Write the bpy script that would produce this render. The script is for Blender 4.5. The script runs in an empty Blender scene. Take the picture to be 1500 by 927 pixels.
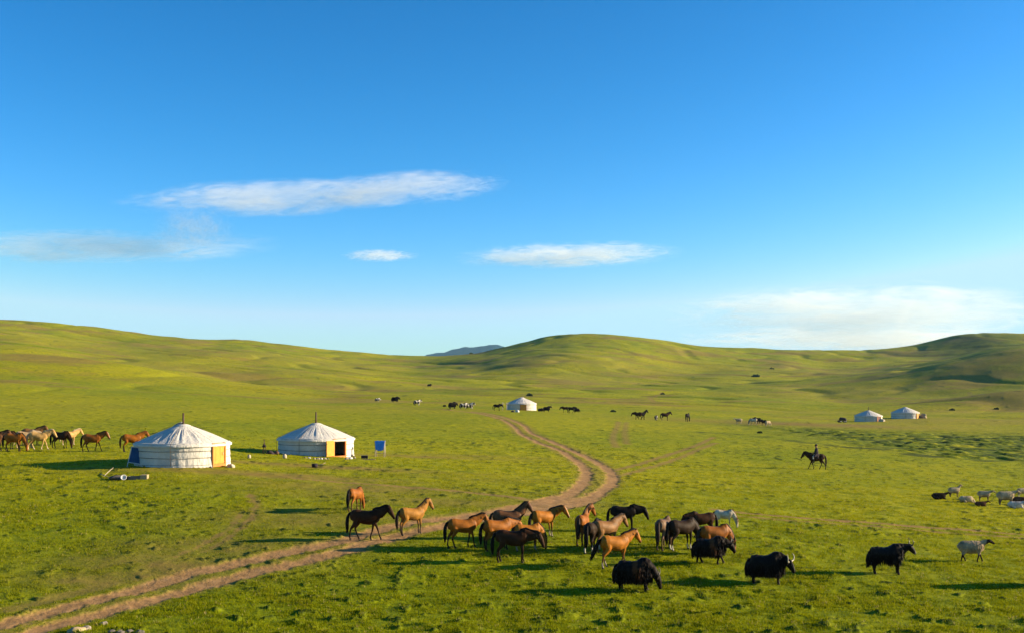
import bpy, bmesh, math, random
import numpy as np
from mathutils import Vector, Matrix
R = math.radians
F = 1608.0; YH = 560.0; CX = 750.0; CAMZ = 10.0
scene = bpy.context.scene
COL = scene.collection
SUN_AZ, SUN_EL = 6.0, 14.5       # sun to the right of the valley, slightly beyond it

# ---------------------------------------------------------------- noise
def _hash(ix, iy, seed):
    h = (ix.astype(np.int64)*374761393 + iy.astype(np.int64)*668265263 + seed*1274126177) & 0xffffffff
    h = ((h ^ (h >> 13))*1274126177) & 0xffffffff
    return ((h ^ (h >> 16)) & 0xffff).astype(np.float64)/65535.0
def gnoise(x, y, seed=0):
    x = np.asarray(x, float); y = np.asarray(y, float)
    ix = np.floor(x); iy = np.floor(y); fx = x-ix; fy = y-iy
    u = fx*fx*fx*(fx*(fx*6-15)+10); v = fy*fy*fy*(fy*(fy*6-15)+10)
    def g(a, b):
        t = _hash(ix+a, iy+b, seed)*2*np.pi
        return np.cos(t)*(fx-a)+np.sin(t)*(fy-b)
    return ((g(0,0)*(1-u)+g(1,0)*u)*(1-v)+(g(0,1)*(1-u)+g(1,1)*u)*v)*1.5
def sstep(a, b, x):
    t = np.clip((x-a)/(b-a), 0, 1); return t*t*(3-2*t)

# ---------------------------------------------------------------- terrain
XC7 = [0,268,463,750,1000,1250,1500]
def yrow(D, xs, ys):                     # heights seen at given column directions
    return (xs, [-(y-YH)/F*d for y, d in zip(ys, D)] if isinstance(D, list) else [-(y-YH)/F*D for y in ys], D)
ROWS = [
 ([0],[-2.2],0.5), ([0],[-4.6],12.), ([0],[-6.9],24.), ([0,1500],[-7.75,-7.9],34.), ([0,1500],[-7.55,-7.8],40.),
 (XC7,[-7.2,-7.2,-7.2,-7.3,-7.4,-7.6,-7.7],44.), (XC7,[-6.8,-6.8,-6.8,-6.95,-7.1,-7.5,-7.7],48.),
 (XC7,[-6.3,-6.3,-6.4,-6.6,-6.9,-7.4,-7.8],54.), (XC7,[-5.75,-5.7,-6.1,-6.4,-6.9,-7.4,-7.9],62.),
 (XC7,[-5.3,-5.2,-5.8,-6.4,-6.8,-7.4,-7.9],70.), (XC7,[-4.95,-5.1,-5.6,-6.3,-6.8,-7.3,-7.9],80.),
 (XC7,[-4.8,-5.0,-5.75,-6.3,-6.8,-7.35,-7.9],90.),
 yrow(120., XC7, [620,622,630,638,645,652,660]),
 yrow(200., XC7, [586,592,600,603,614,622,625]),
 yrow(300., XC7, [548,568,583,590,597,604,600]),
 yrow([400.,380,350,330,330,340,340,340,340],[0,157,333,500,750,1000,1250,1400,1500],[512,529,560,577,583,588,597,583,568]),
 yrow(450., [0,157,333,500,750,1000,1250,1400,1500],[516,535,561,574,574,579,587,583,570]),
 yrow(560., [0,100,167,383,500,620,750,1000,1200,1300,1393,1500],[497,512,524,537,549,560,562,569,562,549,529,509]),
 yrow(650., [0,167,383,500,620,750,1000,1200,1300,1393,1500],[501,527,540,549,555,548,562,557,545,533,516]),
 yrow(760., [0,167,383,500,620,700,750,800,860,950,1000,1150,1233,1333,1417,1500],[486,508,520,535,545,540,528,519,520,535,545,545,548,534,520,502]),
 yrow(860., [0,167,383,500,620,750,860,1000,1150,1233,1333,1417,1500],[479,501,512,527,532,517,503,520,530,539,530,524,509]),
 yrow(1000.,[-200,0,60,130,250,300,350,400,500,560,620,640,700,740,800,850,900,950,1000,1050,1150,1280,1340,1400,1440,1500,1700],
            [455,469,473,480,494,496,496,503,516,520,521,520,517,508,494,490,492,495,502,508,512,512,507,493,486,488,500]),
 yrow(1130.,[0,450,750,1500],[505,535,538,525]),
 yrow(1700.,[0],[545]), ([0],[-30.],3000.), ([0],[-60.],16000.),
]
LX = np.arange(-600, 2101, 5.0)
def _smooth(a, s=5):
    k = np.exp(-0.5*(np.arange(-3*s,3*s+1)/s)**2); k /= k.sum()
    return np.convolve(np.pad(a, 3*s, mode='edge'), k, mode='valid')
LZ = []; LD = []
for i, (xs, zs, D) in enumerate(ROWS):
    s = 3 if (len(xs) > 20) else 7
    LZ.append(_smooth(np.interp(LX, xs, zs), s))
    LD.append(_smooth(np.interp(LX, xs, D), 7) if isinstance(D, list) else np.full(LX.shape, float(D)))
LZ = np.array(LZ); LD = np.log(np.array(LD))
# PCHIP tangents along log distance, once per column of the table
h_ = np.diff(LD, axis=0); dl = np.diff(LZ, axis=0)/h_
M_ = np.zeros_like(LZ)
for k in range(1, len(LZ)-1):
    a, b = dl[k-1], dl[k]; w1 = 2*h_[k]+h_[k-1]; w2 = h_[k]+2*h_[k-1]
    ok = a*b > 0
    m = np.where(ok, (w1+w2)/np.where(ok, w1/np.where(ok,a,1)+w2/np.where(ok,b,1), 1), 0)
    M_[k] = m
def macro(x, y):
    x = np.asarray(x, float); y = np.asarray(y, float)
    r = np.hypot(x, y); lim = math.cos(R(46))
    D = np.maximum(y, r*lim); D = np.maximum(D, 0.5)
    t = np.clip(x/np.maximum(D, 1e-6), -0.83, 0.83)
    X = np.clip(CX+F*t, LX[0], LX[-1]-5.01)
    fi = (X-LX[0])/5.0; i = fi.astype(int); f = fi-i
    L = np.log(D)
    out = np.full(X.shape, LZ[0,0])
    K = len(LZ)
    for k in range(K-1):
        a = LD[k][i]*(1-f)+LD[k][i+1]*f; b = LD[k+1][i]*(1-f)+LD[k+1][i+1]*f
        m = (L >= a) & (L < b) if k < K-2 else (L >= a)
        if not m.any(): continue
        ii = i[m]; ff = f[m]; am = a[m]; hh = b[m]-am
        z0 = LZ[k][ii]*(1-ff)+LZ[k][ii+1]*ff; z1 = LZ[k+1][ii]*(1-ff)+LZ[k+1][ii+1]*ff
        m0 = M_[k][ii]*(1-ff)+M_[k][ii+1]*ff; m1 = M_[k+1][ii]*(1-ff)+M_[k+1][ii+1]*ff
        t_ = np.clip((L[m]-am)/hh, 0, 1)
        out[m] = (2*t_**3-3*t_**2+1)*z0+(t_**3-2*t_**2+t_)*hh*m0+(-2*t_**3+3*t_**2)*z1+(t_**3-t_**2)*hh*m1
    return out + CAMZ
def pick(px, py):
    """world point of the ground seen at a position of the survey photograph"""
    d = np.geomspace(30, 1050, 4000)
    x = (px-CX)/F*d
    z = macro(x, d); line = CAMZ-(py-YH)/F*d
    below = line <= z
    if not below.any(): k = len(d)-1
    else: k = int(np.argmax(below))
    if k == 0: return Vector((x[0], d[0], z[0]))
    g0 = line[k-1]-z[k-1]; g1 = line[k]-z[k]; t = g0/(g0-g1) if g0 != g1 else 0
    dd = d[k-1]+(d[k]-d[k-1])*t
    return Vector(((px-CX)/F*dd, dd, float(macro(np.array([(px-CX)/F*dd]), np.array([dd]))[0])))

RUT_A = [(-60,933),(10,913),(67,897),(133,880),(200,863),(267,842),(333,828),(400,812),(500,792),(580,769),(667,757),(733,746),(800,735),(833,723),(853,707),(859,691),(843,674),(817,658),(787,647),(763,635),(754,625),(733,613),(700,605),(668,601),(640,598)]
RUT_B = [(0,941),(50,925),(100,910),(167,892),(233,875),(300,857),(367,840),(433,823),(500,808),(540,795),(600,780),(660,767),(733,755),(800,746),(833,738),(867,727),(890,713),(898,700),(890,687),(867,673),(833,657),(800,643),(777,633),(769,624),(747,614),(717,606),(690,602)]
FAINT = [ # (points, half width m, strength)
 ([(1050,746),(1120,754),(1200,760),(1300,767),(1400,775),(1500,783),(1560,788)],0.32,0.88),
 ([(1050,752),(1120,759),(1200,765),(1300,772),(1400,780),(1500,788),(1560,793)],0.26,0.72),
 ([(896,690),(940,678),(985,664),(1020,652),(1046,640)],0.28,0.75),
 ([(905,697),(960,682),(1005,666),(1050,648)],0.28,0.7),
 ([(903,655),(898,640),(905,622),(906,617)],0.35,0.6),([(918,650),(915,632),(918,618)],0.35,0.55),
 ([(430,700),(520,707),(620,715),(700,722),(780,733)],0.4,0.75),
 ([(300,806),(330,790),(360,765),(375,742),(366,722)],0.16,0.72),([(255,815),(300,795),(340,770),(352,748)],0.16,0.70),
 ([(20,892),(60,880),(110,868),(165,852)],0.5,0.55),
 ([(958,588),(952,583),(966,576),(970,574)],0.8,0.6),([(968,588),(1010,592),(1100,596),(1200,600)],0.6,0.35),
 ([(640,598),(600,594),(560,588)],0.4,0.35),([(1420,574),(1460,580),(1500,586)],1.0,0.45),
 ([(400,812),(460,800),(520,797)],0.7,0.35),
]
def topoly(pts):
    w = [pick(*p) for p in pts]; out = []
    for i in range(len(w)-1):              # Catmull-Rom
        p0 = w[max(i-1,0)]; p1 = w[i]; p2 = w[i+1]; p3 = w[min(i+2,len(w)-1)]
        for k in range(6):
            t = k/6
            out.append(((2*p1)+(p2-p0)*t+(2*p0-5*p1+4*p2-p3)*t*t+(3*p1-p0-3*p2+p3)*t**3)*0.5)
    out.append(w[-1]); return np.array([(v.x, v.y) for v in out])
def polydist(x, y, P, cut=6.0):
    d = np.full(x.shape, 1e9)
    for a, b in zip(P[:-1], P[1:]):
        m = (x > min(a[0],b[0])-cut)&(x < max(a[0],b[0])+cut)&(y > min(a[1],b[1])-cut)&(y < max(a[1],b[1])+cut)
        if not m.any(): continue
        ab = b-a; L2 = (ab**2).sum()+1e-9
        t = np.clip(((x[m]-a[0])*ab[0]+(y[m]-a[1])*ab[1])/L2, 0, 1)
        d[m] = np.minimum(d[m], np.hypot(x[m]-a[0]-t*ab[0], y[m]-a[1]-t*ab[1]))
    return d
PA, PB = topoly(RUT_A), topoly(RUT_B)
PM = None
FP = [(topoly(p), w, s) for p, w, s in FAINT]
WEAR = [ # centre x, y on the photo, radii in metres, strength
 (385,694,9,1.6,1.1),(470,683,10,1.5,1.0),(600,668,7,1.5,.9),(700,668,8,2.0,.5),(322,688,3,1.2,.9),(560,716,9,2.2,.75),(250,826,5,2.2,.95),(340,800,5,2.2,.85),(190,845,4,1.8,.9),(420,760,5,3,.7),(680,735,7,2,.7),(500,725,7,1.5,.5),
 (150,850,4,2,.4),(620,760,6,1.5,.5),(800,735,5,2.2,.65),(880,745,4,1.5,.35),(1180,621,24,13,1.2),(1290,624,14,5,.8),(1270,622,10,4,.6),(840,555,60,35,.4),(1250,605,40,20,.35),(690,700,8,2.5,.35),(520,745,5,1.6,.35),
 (930,540,60,30,.45),(1480,520,60,60,.7),(1100,540,60,40,.3),(300,515,120,60,.4),(760,530,50,40,.5),(1300,570,60,30,.5),(1230,545,80,40,.5),(1400,600,25,10,.45),(450,575,60,20,.25),(120,514,50,40,.5),(300,541,60,35,.55),(430,562,60,30,.5),(380,520,120,60,.35),
]
WP = [(pick(x, y), a, b, s) for x, y, a, b, s in WEAR]
MARSH = [pick(*p) for p in [(1000,632),(1060,634),(1130,641),(1200,651),(1260,656),(1330,664),(1420,672),(1520,678),(1640,684)]]
MARSH = np.array([(v.x, v.y) for v in MARSH])
def fields(x, y):
    """bare soil, worn grass, marsh for every ground point"""
    n1 = gnoise(x*1.1, y*1.1, 3)*0.6+gnoise(x*3.1, y*3.1, 4)*0.4
    n2 = gnoise(x*6.5, y*6.5, 8)
    near = 1-sstep(55, 130, y)
    dA = polydist(x, y, PA); dB = polydist(x, y, PB)
    hw = 0.30+0.19*near
    dirt = np.maximum(sstep(hw+0.22, hw-0.2, dA+n1*0.34+n2*0.10), sstep(hw+0.22, hw-0.2, dB+n1*0.34+n2*0.10))
    # the strip between the ruts
    mid = (dA+dB < 3.2) & (dA < 2.2) & (dB < 2.2)
    patchy = sstep(-0.15, 0.35, gnoise(x*0.35, y*0.35, 21)+n1*0.5+0.35*n2)
    bend = np.exp(-(((x-(820-CX)/F*60)/9)**2+((y-60)/7)**2))
    midf = np.where(mid, 0.12+0.8*np.clip(patchy*0.30+bend*0.9, 0, 1), 0)
    wear = np.where(mid, 0.48, 0.0)
    dirt = np.maximum(dirt, np.where(midf > 0.68, midf, 0)*1.0)
    wear = np.maximum(wear, midf)
    side = np.minimum(dA, dB)
    wear = np.maximum(wear, 0.42*sstep(1.3, 0.3, side+n1*0.7))
    for P, w, s in FP:
        d = polydist(x, y, P)
        wear = np.maximum(wear, s*1.15*sstep(w+0.35, w-0.2, d+n1*0.35)); dirt = np.maximum(dirt, np.clip(s-0.38, 0, 1)*sstep(w+0.05, w-0.2, d+n1*0.45+n2*0.2)*0.8)
    big = gnoise(x*0.12, y*0.12, 31)*0.5+gnoise(x*0.5, y*0.5, 32)*0.5
    for c, a, b, s in WP:
        q = ((x-c.x)/a)**2+((y-c.y)/b)**2
        wear = np.maximum(wear, s*np.exp(-q*0.9)*(0.8+0.5*big+0.35*n1))
    fr = sstep(150, 320, np.hypot(x, y))*(y > 0)
    st = gnoise(x/60, y/32, 33)+0.5*gnoise(x/19, y/9, 34)+0.3*gnoise(x/6, y/4, 35)
    wear = np.maximum(wear, fr*0.75*sstep(0.0, 0.6, st))
    # marsh: beyond the line, in the valley bottom to the right
    yl = np.interp(x, MARSH[:,0], MARSH[:,1], left=1e4, right=MARSH[-1,1])
    o = y-yl+4*gnoise(x*0.1, y*0.1, 41)
    marsh = sstep(-1, 5, o)*sstep(95, 45, o)*sstep(30, 45, x+0.0*y)
    return dirt, np.clip(wear, 0, 1), marsh
def relief(x, y, dirt, marsh):
    r = np.hypot(x, y)
    z = np.zeros_like(x)
    near = 1-sstep(110, 260, r)
    z += near*(0.045*gnoise(x*0.35, y*0.35, 51)+0.022*gnoise(x*1.1, y*1.1, 52)+0.010*gnoise(x*3.0, y*3.0, 53)*(1-sstep(60,110,r)))
    # sparse tussocks and dung heaps, elongated by nothing but their shadows
    t = gnoise(x*0.75+5, y*0.75, 54)+0.35*gnoise(x*2.2, y*2.2, 55)
    th = 0.62-0.22*sstep(0.1, 0.6, gnoise(x*0.045, y*0.045, 56))-0.12*sstep(52, 34, r)
    z += near*0.05*sstep(th, th+0.35, t)*(1-sstep(0, .3, dirt))
    tn = gnoise(x*1.5+9, y*1.2, 57)+0.45*gnoise(x*4.3, y*4.3, 58); ts = gnoise(x*0.10, y*0.10, 59)
    z += (1-sstep(90, 200, r))*(0.055+0.05*sstep(46,35,r))*sstep(0.55-0.38*ts-0.20*sstep(45,34,r), 0.82-0.38*ts-0.18*sstep(45,34,r), tn)*(1-sstep(0,.3,dirt))
    t2 = gnoise(x*0.3, y*0.3, 61)+0.4*gnoise(x*0.9, y*0.9, 62)
    z += sstep(80, 200, r)*(1-sstep(500, 900, r))*0.14*sstep(0.55, 0.95, t2)
    z += marsh*(0.20*sstep(0.0, 0.6, gnoise(x*0.35, y*0.35, 63)+0.5*gnoise(x*0.9, y*0.9, 64))-0.14)
    far = sstep(130, 500, r)
    z += far*(1.0*gnoise(x/38, y/38, 71)+0.28*gnoise(x/15, y/15, 72)+0.08*gnoise(x/6, y/6, 75))+sstep(350, 800, r)*(1.7*gnoise(x/110, y/110, 73))
    # small gullies on the hillsides
    g = np.abs(gnoise(x/70+3, y/45, 74)); z -= far*0.7*sstep(0.16, 0.0, g)
    z += sstep(.5,.9,dirt)*(1-sstep(60,110,r))*(.010*gnoise(x*2.1,y*2.1,95)+.006*gnoise(x*6,y*6,96))
    z -= 0.04*sstep(0.3, 0.95, dirt)*(1-sstep(140, 240, r))
    return z
def ground_z(x, y):
    x = np.atleast_1d(np.asarray(x, float)); y = np.atleast_1d(np.asarray(y, float))
    d, w, m = fields(x, y)
    return macro(x, y)+relief(x, y, d, m)
def gz(x, y): return float(ground_z(x, y)[0])

# ---------------------------------------------------------------- node helpers
def new_mat(name):
    m = bpy.data.materials.new(name); m.use_nodes = True
    nt = m.node_tree; nt.nodes.clear(); return m, nt
def N(nt, t, **kw):
    n = nt.nodes.new(t)
    for k, v in kw.items():
        if k.startswith('i_'):
            key = k[2:]; key = int(key) if key.isdigit() else key.replace('_', ' ')
            s = n.inputs[key]
            if isinstance(v, bpy.types.NodeSocket): nt.links.new(v, s)
            else: s.default_value = v
        else: setattr(n, k, v)
    return n
def mixc(nt, f, a, b, mode='MIX'):
    n = nt.nodes.new('ShaderNodeMix'); n.data_type = 'RGBA'; n.blend_type = mode
    for s, v in ((n.inputs[0], f), (n.inputs[6], a), (n.inputs[7], b)):
        if isinstance(v, bpy.types.NodeSocket): nt.links.new(v, s)
        elif isinstance(v, (int, float)): s.default_value = v
        else: s.default_value = (*v, 1)
    return n.outputs[2]
def ramp(nt, fac, stops):
    n = nt.nodes.new('ShaderNodeValToRGB'); nt.links.new(fac, n.inputs[0]); cr = n.color_ramp
    while len(cr.elements) < len(stops): cr.elements.new(0.5)
    for e, (p, c) in zip(cr.elements, stops):
        e.position = p; e.color = (c, c, c, 1) if isinstance(c, (int, float)) else (*c, 1)
    return n.outputs[0]
def noise(nt, vec, scale, detail=4, rough=0.6, dist=0.0):
    n = N(nt, 'ShaderNodeTexNoise'); n.inputs['Scale'].default_value = scale; n.inputs['Detail'].default_value = detail
    n.inputs['Roughness'].default_value = rough; n.inputs['Distortion'].default_value = dist
    if vec is not None: nt.links.new(vec, n.inputs['Vector'])
    return n.outputs[0]
def attr(nt, name):
    return N(nt, 'ShaderNodeAttribute', attribute_name=name).outputs['Fac']
def finish(nt, col, rough=0.8, bump=None, bstr=0.3, bdist=0.02, spec=0.2, **kw):
    p = N(nt, 'ShaderNodeBsdfPrincipled')
    if isinstance(col, bpy.types.NodeSocket): nt.links.new(col, p.inputs['Base Color'])
    else: p.inputs['Base Color'].default_value = (*col, 1)
    p.inputs['Roughness'].default_value = rough; p.inputs['Specular IOR Level'].default_value = spec
    for k, v in kw.items(): p.inputs[k.replace('_', ' ')].default_value = v
    if bump is not None:
        b = N(nt, 'ShaderNodeBump'); b.inputs['Strength'].default_value = bstr; b.inputs['Distance'].default_value = bdist
        nt.links.new(bump, b.inputs['Height']); nt.links.new(b.outputs[0], p.inputs['Normal'])
    o = N(nt, 'ShaderNodeOutputMaterial'); nt.links.new(p.outputs[0], o.inputs[0]); return p
def simple(name, col, rough=0.8, var=0.25, scale=6.0, **kw):
    m, nt = new_mat(name); tc = N(nt, 'ShaderNodeTexCoord').outputs['Object']
    f = noise(nt, tc, scale, 5, 0.65)
    a = tuple(c*(1-var) for c in col); b = tuple(min(1, c*(1+var)) for c in col)
    c = mixc(nt, ramp(nt, f, [(0.3, 0.0), (0.7, 1.0)]), a, b)
    finish(nt, c, rough, f, kw.pop('bstr', 0.3), kw.pop('bdist', 0.01), **kw); return m

# ---------------------------------------------------------------- ground materials
GREEN_A = (0.190, 0.222, 0.002); GREEN_B = (0.335, 0.305, 0.002); GREEN_C = (0.085, 0.128, 0.003); OLIVE = (0.225, 0.145, 0.040)
def grass_colour(nt, pos):
    big = noise(nt, pos, 0.018, 3, 0.55); mid = noise(nt, pos, 0.11, 4, 0.6, 0.4); sm = noise(nt, pos, 0.9, 4, 0.65); fine = noise(nt, pos, 6.0, 3, 0.7)
    c = mixc(nt, ramp(nt, big, [(0.36, 0.0), (0.64, 1.0)]), GREEN_A, GREEN_B)
    c = mixc(nt, ramp(nt, mid, [(0.40, 0.0), (0.72, 0.65)]), c, GREEN_B)
    sp_ = N(nt, 'ShaderNodeVectorMath', operation='LENGTH'); nt.links.new(pos, sp_.inputs[0])
    lush = N(nt, 'ShaderNodeMapRange', interpolation_type='SMOOTHSTEP'); nt.links.new(sp_.outputs['Value'], lush.inputs[0]); lush.inputs[1].default_value = 82; lush.inputs[2].default_value = 40; lush.inputs[3].default_value = 0; lush.inputs[4].default_value = .5
    c = mixc(nt, lush.outputs[0], c, (0.130, 0.190, 0.003))
    c = mixc(nt, ramp(nt, sm, [(0.46, 0.0), (0.66, 0.7)]), c, GREEN_C)
    c = mixc(nt, ramp(nt, fine, [(0.5, 0.0), (0.75, 0.5)]), c, (0.27, 0.245, 0.02))
    return c, sm, fine
def ground_material(name):
    m, nt = new_mat(name)
    pos = N(nt, 'ShaderNodeNewGeometry').outputs['Position']
    c, sm, fine = grass_colour(nt, pos)
    wear = attr(nt, 'wear'); dirt = attr(nt, 'dirt'); marsh = attr(nt, 'marsh'); bush_shade = attr(nt, 'bush_shade')
    wn = noise(nt, pos, 1.7, 4, 0.7)
    wf = N(nt, 'ShaderNodeMath', operation='MULTIPLY', i_0=wear, i_1=ramp(nt, wn, [(0.25, 0.65), (0.65, 1.0)])).outputs[0]
    c = mixc(nt, wf, c, OLIVE)
    mn = noise(nt, pos, 0.5, 4, 0.75)
    mc = ramp(nt, mn, [(0.40, (0.022, 0.040, 0.006)), (0.50, (0.110, 0.150, 0.008)), (0.64, (0.29, 0.27, 0.012))])
    mf = N(nt, 'ShaderNodeMath', operation='MULTIPLY', i_0=marsh, i_1=0.95).outputs[0]
    c = mixc(nt, mf, c, mc)
    c = mixc(nt, bush_shade, c, (0.034, 0.052, 0.010))  # dark plants, plus the hill shade painted into this mask
    soil_n = noise(nt, pos, 2.3, 6, 0.7); peb = noise(nt, pos, 14, 3, 0.6)
    soil = ramp(nt, soil_n, [(0.30, (0.25, 0.138, 0.052)), (0.55, (0.37, 0.212, 0.086)), (0.75, (0.45, 0.275, 0.125))])
    soil = mixc(nt, ramp(nt, peb, [(0.55, 0.0), (0.72, 0.45)]), soil, (0.16, 0.10, 0.06))
    c = mixc(nt, dirt, c, soil)
    # short grass: fine surface grain
    hf = noise(nt, pos, 9.0, 4, 0.7)
    hsum = N(nt, 'ShaderNodeMath', operation='MULTIPLY_ADD', i_0=hf, i_1=0.6, i_2=sm).outputs[0]
    finish(nt, c, 0.95, hsum, 0.55, 0.11, 0.05)
    return m
def blade_material(name):
    m, nt = new_mat(name)
    pos = N(nt, 'ShaderNodeNewGeometry').outputs['Position']
    c, _, _ = grass_colour(nt, pos)
    c = mixc(nt, attr(nt, 'wear'), c, (0.175, 0.145, 0.022))
    v = attr(nt, 'tone')
    c2 = mixc(nt, ramp(nt, v, [(0.0, 0.0), (1.0, 0.8)]), c, (0.30, 0.285, 0.012))
    c = mixc(nt, attr(nt, 'wear'), c2, c)
    c = mixc(nt, attr(nt, 'dry'), c, (.42,.33,.12))
    d = N(nt, 'ShaderNodeBsdfDiffuse'); nt.links.new(c, d.inputs[0])
    t = N(nt, 'ShaderNodeBsdfTranslucent'); nt.links.new(c, t.inputs[0])
    mx = N(nt, 'ShaderNodeMixShader'); mx.inputs[0].default_value = 0.4
    nt.links.new(d.outputs[0], mx.inputs[1]); nt.links.new(t.outputs[0], mx.inputs[2])
    o = N(nt, 'ShaderNodeOutputMaterial'); nt.links.new(mx.outputs[0], o.inputs[0]); return m

# ---------------------------------------------------------------- objects and tags
def link(o, parent=None):
    COL.objects.link(o)
    if parent is not None: o.parent = parent
    return o
def tag(o, label, cat, group=None):
    o['label'] = label; o['category'] = cat
    if group: o['group'] = group
    return o
def empty(name, label, cat, loc, rz=0, group=None, sc=1.0):
    o = bpy.data.objects.new(name, None); link(o); o.location = loc; o.rotation_euler = (0, 0, rz); o.scale = (sc, sc, sc)
    o.empty_display_size = 0.3
    return tag(o, label, cat, group)
def mesh_np(name, V, Fq, mat=None, smooth=True, attrs=None, parent=None):
    me = bpy.data.meshes.new(name)
    n, k = Fq.shape
    me.vertices.add(len(V)); me.vertices.foreach_set('co', np.ascontiguousarray(V, np.float32).ravel())
    me.loops.add(n*k); me.loops.foreach_set('vertex_index', np.ascontiguousarray(Fq, np.int32).ravel())
    me.polygons.add(n); me.polygons.foreach_set('loop_start', np.arange(0, n*k, k, dtype=np.int32))
    me.update(calc_edges=True)
    if smooth: me.polygons.foreach_set('use_smooth', np.ones(n, bool))
    for a, v in (attrs or {}).items():
        me.attributes.new(a, 'FLOAT', 'POINT').data.foreach_set('value', np.ascontiguousarray(v, np.float32))
    if mat: me.materials.append(mat)
    o = bpy.data.objects.new(name, me); link(o, parent); return o

# ---------------------------------------------------------------- build the ground
M_ground = ground_material('grass_ground'); M_blade = blade_material('grass_blade')
def build_ground():
    tt = np.arange(-1.0/1.0, 1.0001, 1)  # placeholder
    inner = np.arctan((np.arange(-960, 961, 2.1))/F)              # dense where the valley is seen
    a0 = inner[0]; a1 = inner[-1]
    left = np.linspace(-math.pi, a0, 110)[:-1]; right = np.linspace(a1, math.pi, 110)[1:-1]
    az = np.concatenate([left, inner, right]); na = len(az)
    rr = np.concatenate([np.array([0.4,1,2,4,6,8,10.5,13,16,19,22,25,28]), np.geomspace(30, 1250, 1080), np.array([1350,1500,1700,2000,2500,3200,4200,5500,7000,9000,12000,16000])])
    nr = len(rr)
    A, RR = np.meshgrid(az, rr); x = (np.sin(A)*RR).ravel(); y = (np.cos(A)*RR).ravel()
    d, w, m = fields(x, y); z = macro(x, y)+relief(x, y, d, m)
    X = CX+F*x/np.maximum(y, 1); r = np.hypot(x, y)
    bush_shade = np.zeros_like(x)
    # dark scrub and painted shade on the far right hill and under its crest
    b1 = np.exp(-(((X-1425)/75)**2+((y-930)/70)**2)*1.1)*(y > 0)*1.0  # woods, with a cloud's shadow painted into the same patch
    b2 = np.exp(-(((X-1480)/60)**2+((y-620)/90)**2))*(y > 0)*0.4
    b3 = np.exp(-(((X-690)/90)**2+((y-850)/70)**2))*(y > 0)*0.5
    sd = polydist(x, y, topoly([(1180,556),(1233,551),(1333,537),(1417,522),(1500,505),(1600,490)]), 60)  # left-facing slope in shade, painted as a dark strip
    bn = gnoise(x/9, y/9, 81)*0.6+gnoise(x/3.5, y/3.5, 82)*0.4
    bush_shade = np.clip(np.maximum(b1*(0.75+0.4*bn), np.maximum(b2, b3)*sstep(0.0, 0.45, bn+0.15)), 0, 0.9)
    nr_ = 1-sstep(100, 220, r)
    tn = gnoise(x*1.5+9, y*1.2, 57)+0.45*gnoise(x*4.3, y*4.3, 58); ts = gnoise(x*0.10, y*0.10, 59)
    bush_shade = np.maximum(bush_shade, nr_*0.8*sstep(0.55-0.38*ts-0.20*sstep(45,34,r), 0.75-0.38*ts-0.18*sstep(45,34,r), tn)*(1-sstep(0,.3,d)))
    bush_shade = np.maximum(bush_shade, 0.35*sstep(10, 3, sd+6*bn)*sstep(1150, 1330, X))  # slope shade painted in, fading out to the left
    bush_shade = np.maximum(bush_shade, 0.85*sstep(3.0, 0.6, polydist(x, y, MARSH, 8)+4.5*np.abs(gnoise(x/5, y/5, 84))+2*bn))
    bush_shade = np.maximum(bush_shade, 0.7*m*sstep(.28, .5, gnoise(x/6, y/3.2, 85)+.4*gnoise(x/2, y/1.5, 86)))
    spots = sstep(0.60, 0.75, gnoise(x/4.2, y/4.2, 83)+0.3*bn)*sstep(160, 300, r)*0.5
    bush_shade = np.clip(np.maximum(bush_shade, spots), 0, 1)
    V = np.stack([x, y, z], 1)
    V = np.vstack([V, [[0, 0, CAMZ-2.2]]]); c = len(V)-1
    I = np.arange(nr*na).reshape(nr, na); J = np.roll(I, -1, axis=1)
    Q = np.stack([I[:-1], J[:-1], J[1:], I[1:]], -1).reshape(-1, 4)[:, ::-1]
    at = {'dirt': np.append(d, 0), 'wear': np.append(w, 0), 'marsh': np.append(m, 0), 'bush_shade': np.append(bush_shade, 0)}
    # the track keeps the faces whose middle is bare soil, and is a sheet of its own
    near_track = np.minimum(polydist(x, y, PA), polydist(x, y, PB)) < 2.4
    road_v = np.append((d > 0.5) & near_track, False)
    isroad = road_v[Q].sum(1) >= 2
    def sub(name, Qs):
        u, inv = np.unique(Qs, return_inverse=True)
        return mesh_np(name, V[u], inv.reshape(Qs.shape), M_ground, True, {k: v[u] for k, v in at.items()})
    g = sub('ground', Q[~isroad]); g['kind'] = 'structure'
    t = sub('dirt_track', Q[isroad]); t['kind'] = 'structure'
    # close the little disc under the camera
    ring = I[0]; T = np.stack([np.full(na, c), np.roll(ring, -1), ring], 1)
    u, inv = np.unique(T, return_inverse=True)
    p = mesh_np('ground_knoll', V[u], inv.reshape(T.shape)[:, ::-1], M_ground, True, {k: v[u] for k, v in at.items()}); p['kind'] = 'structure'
build_ground()
print('ground done')

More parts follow.
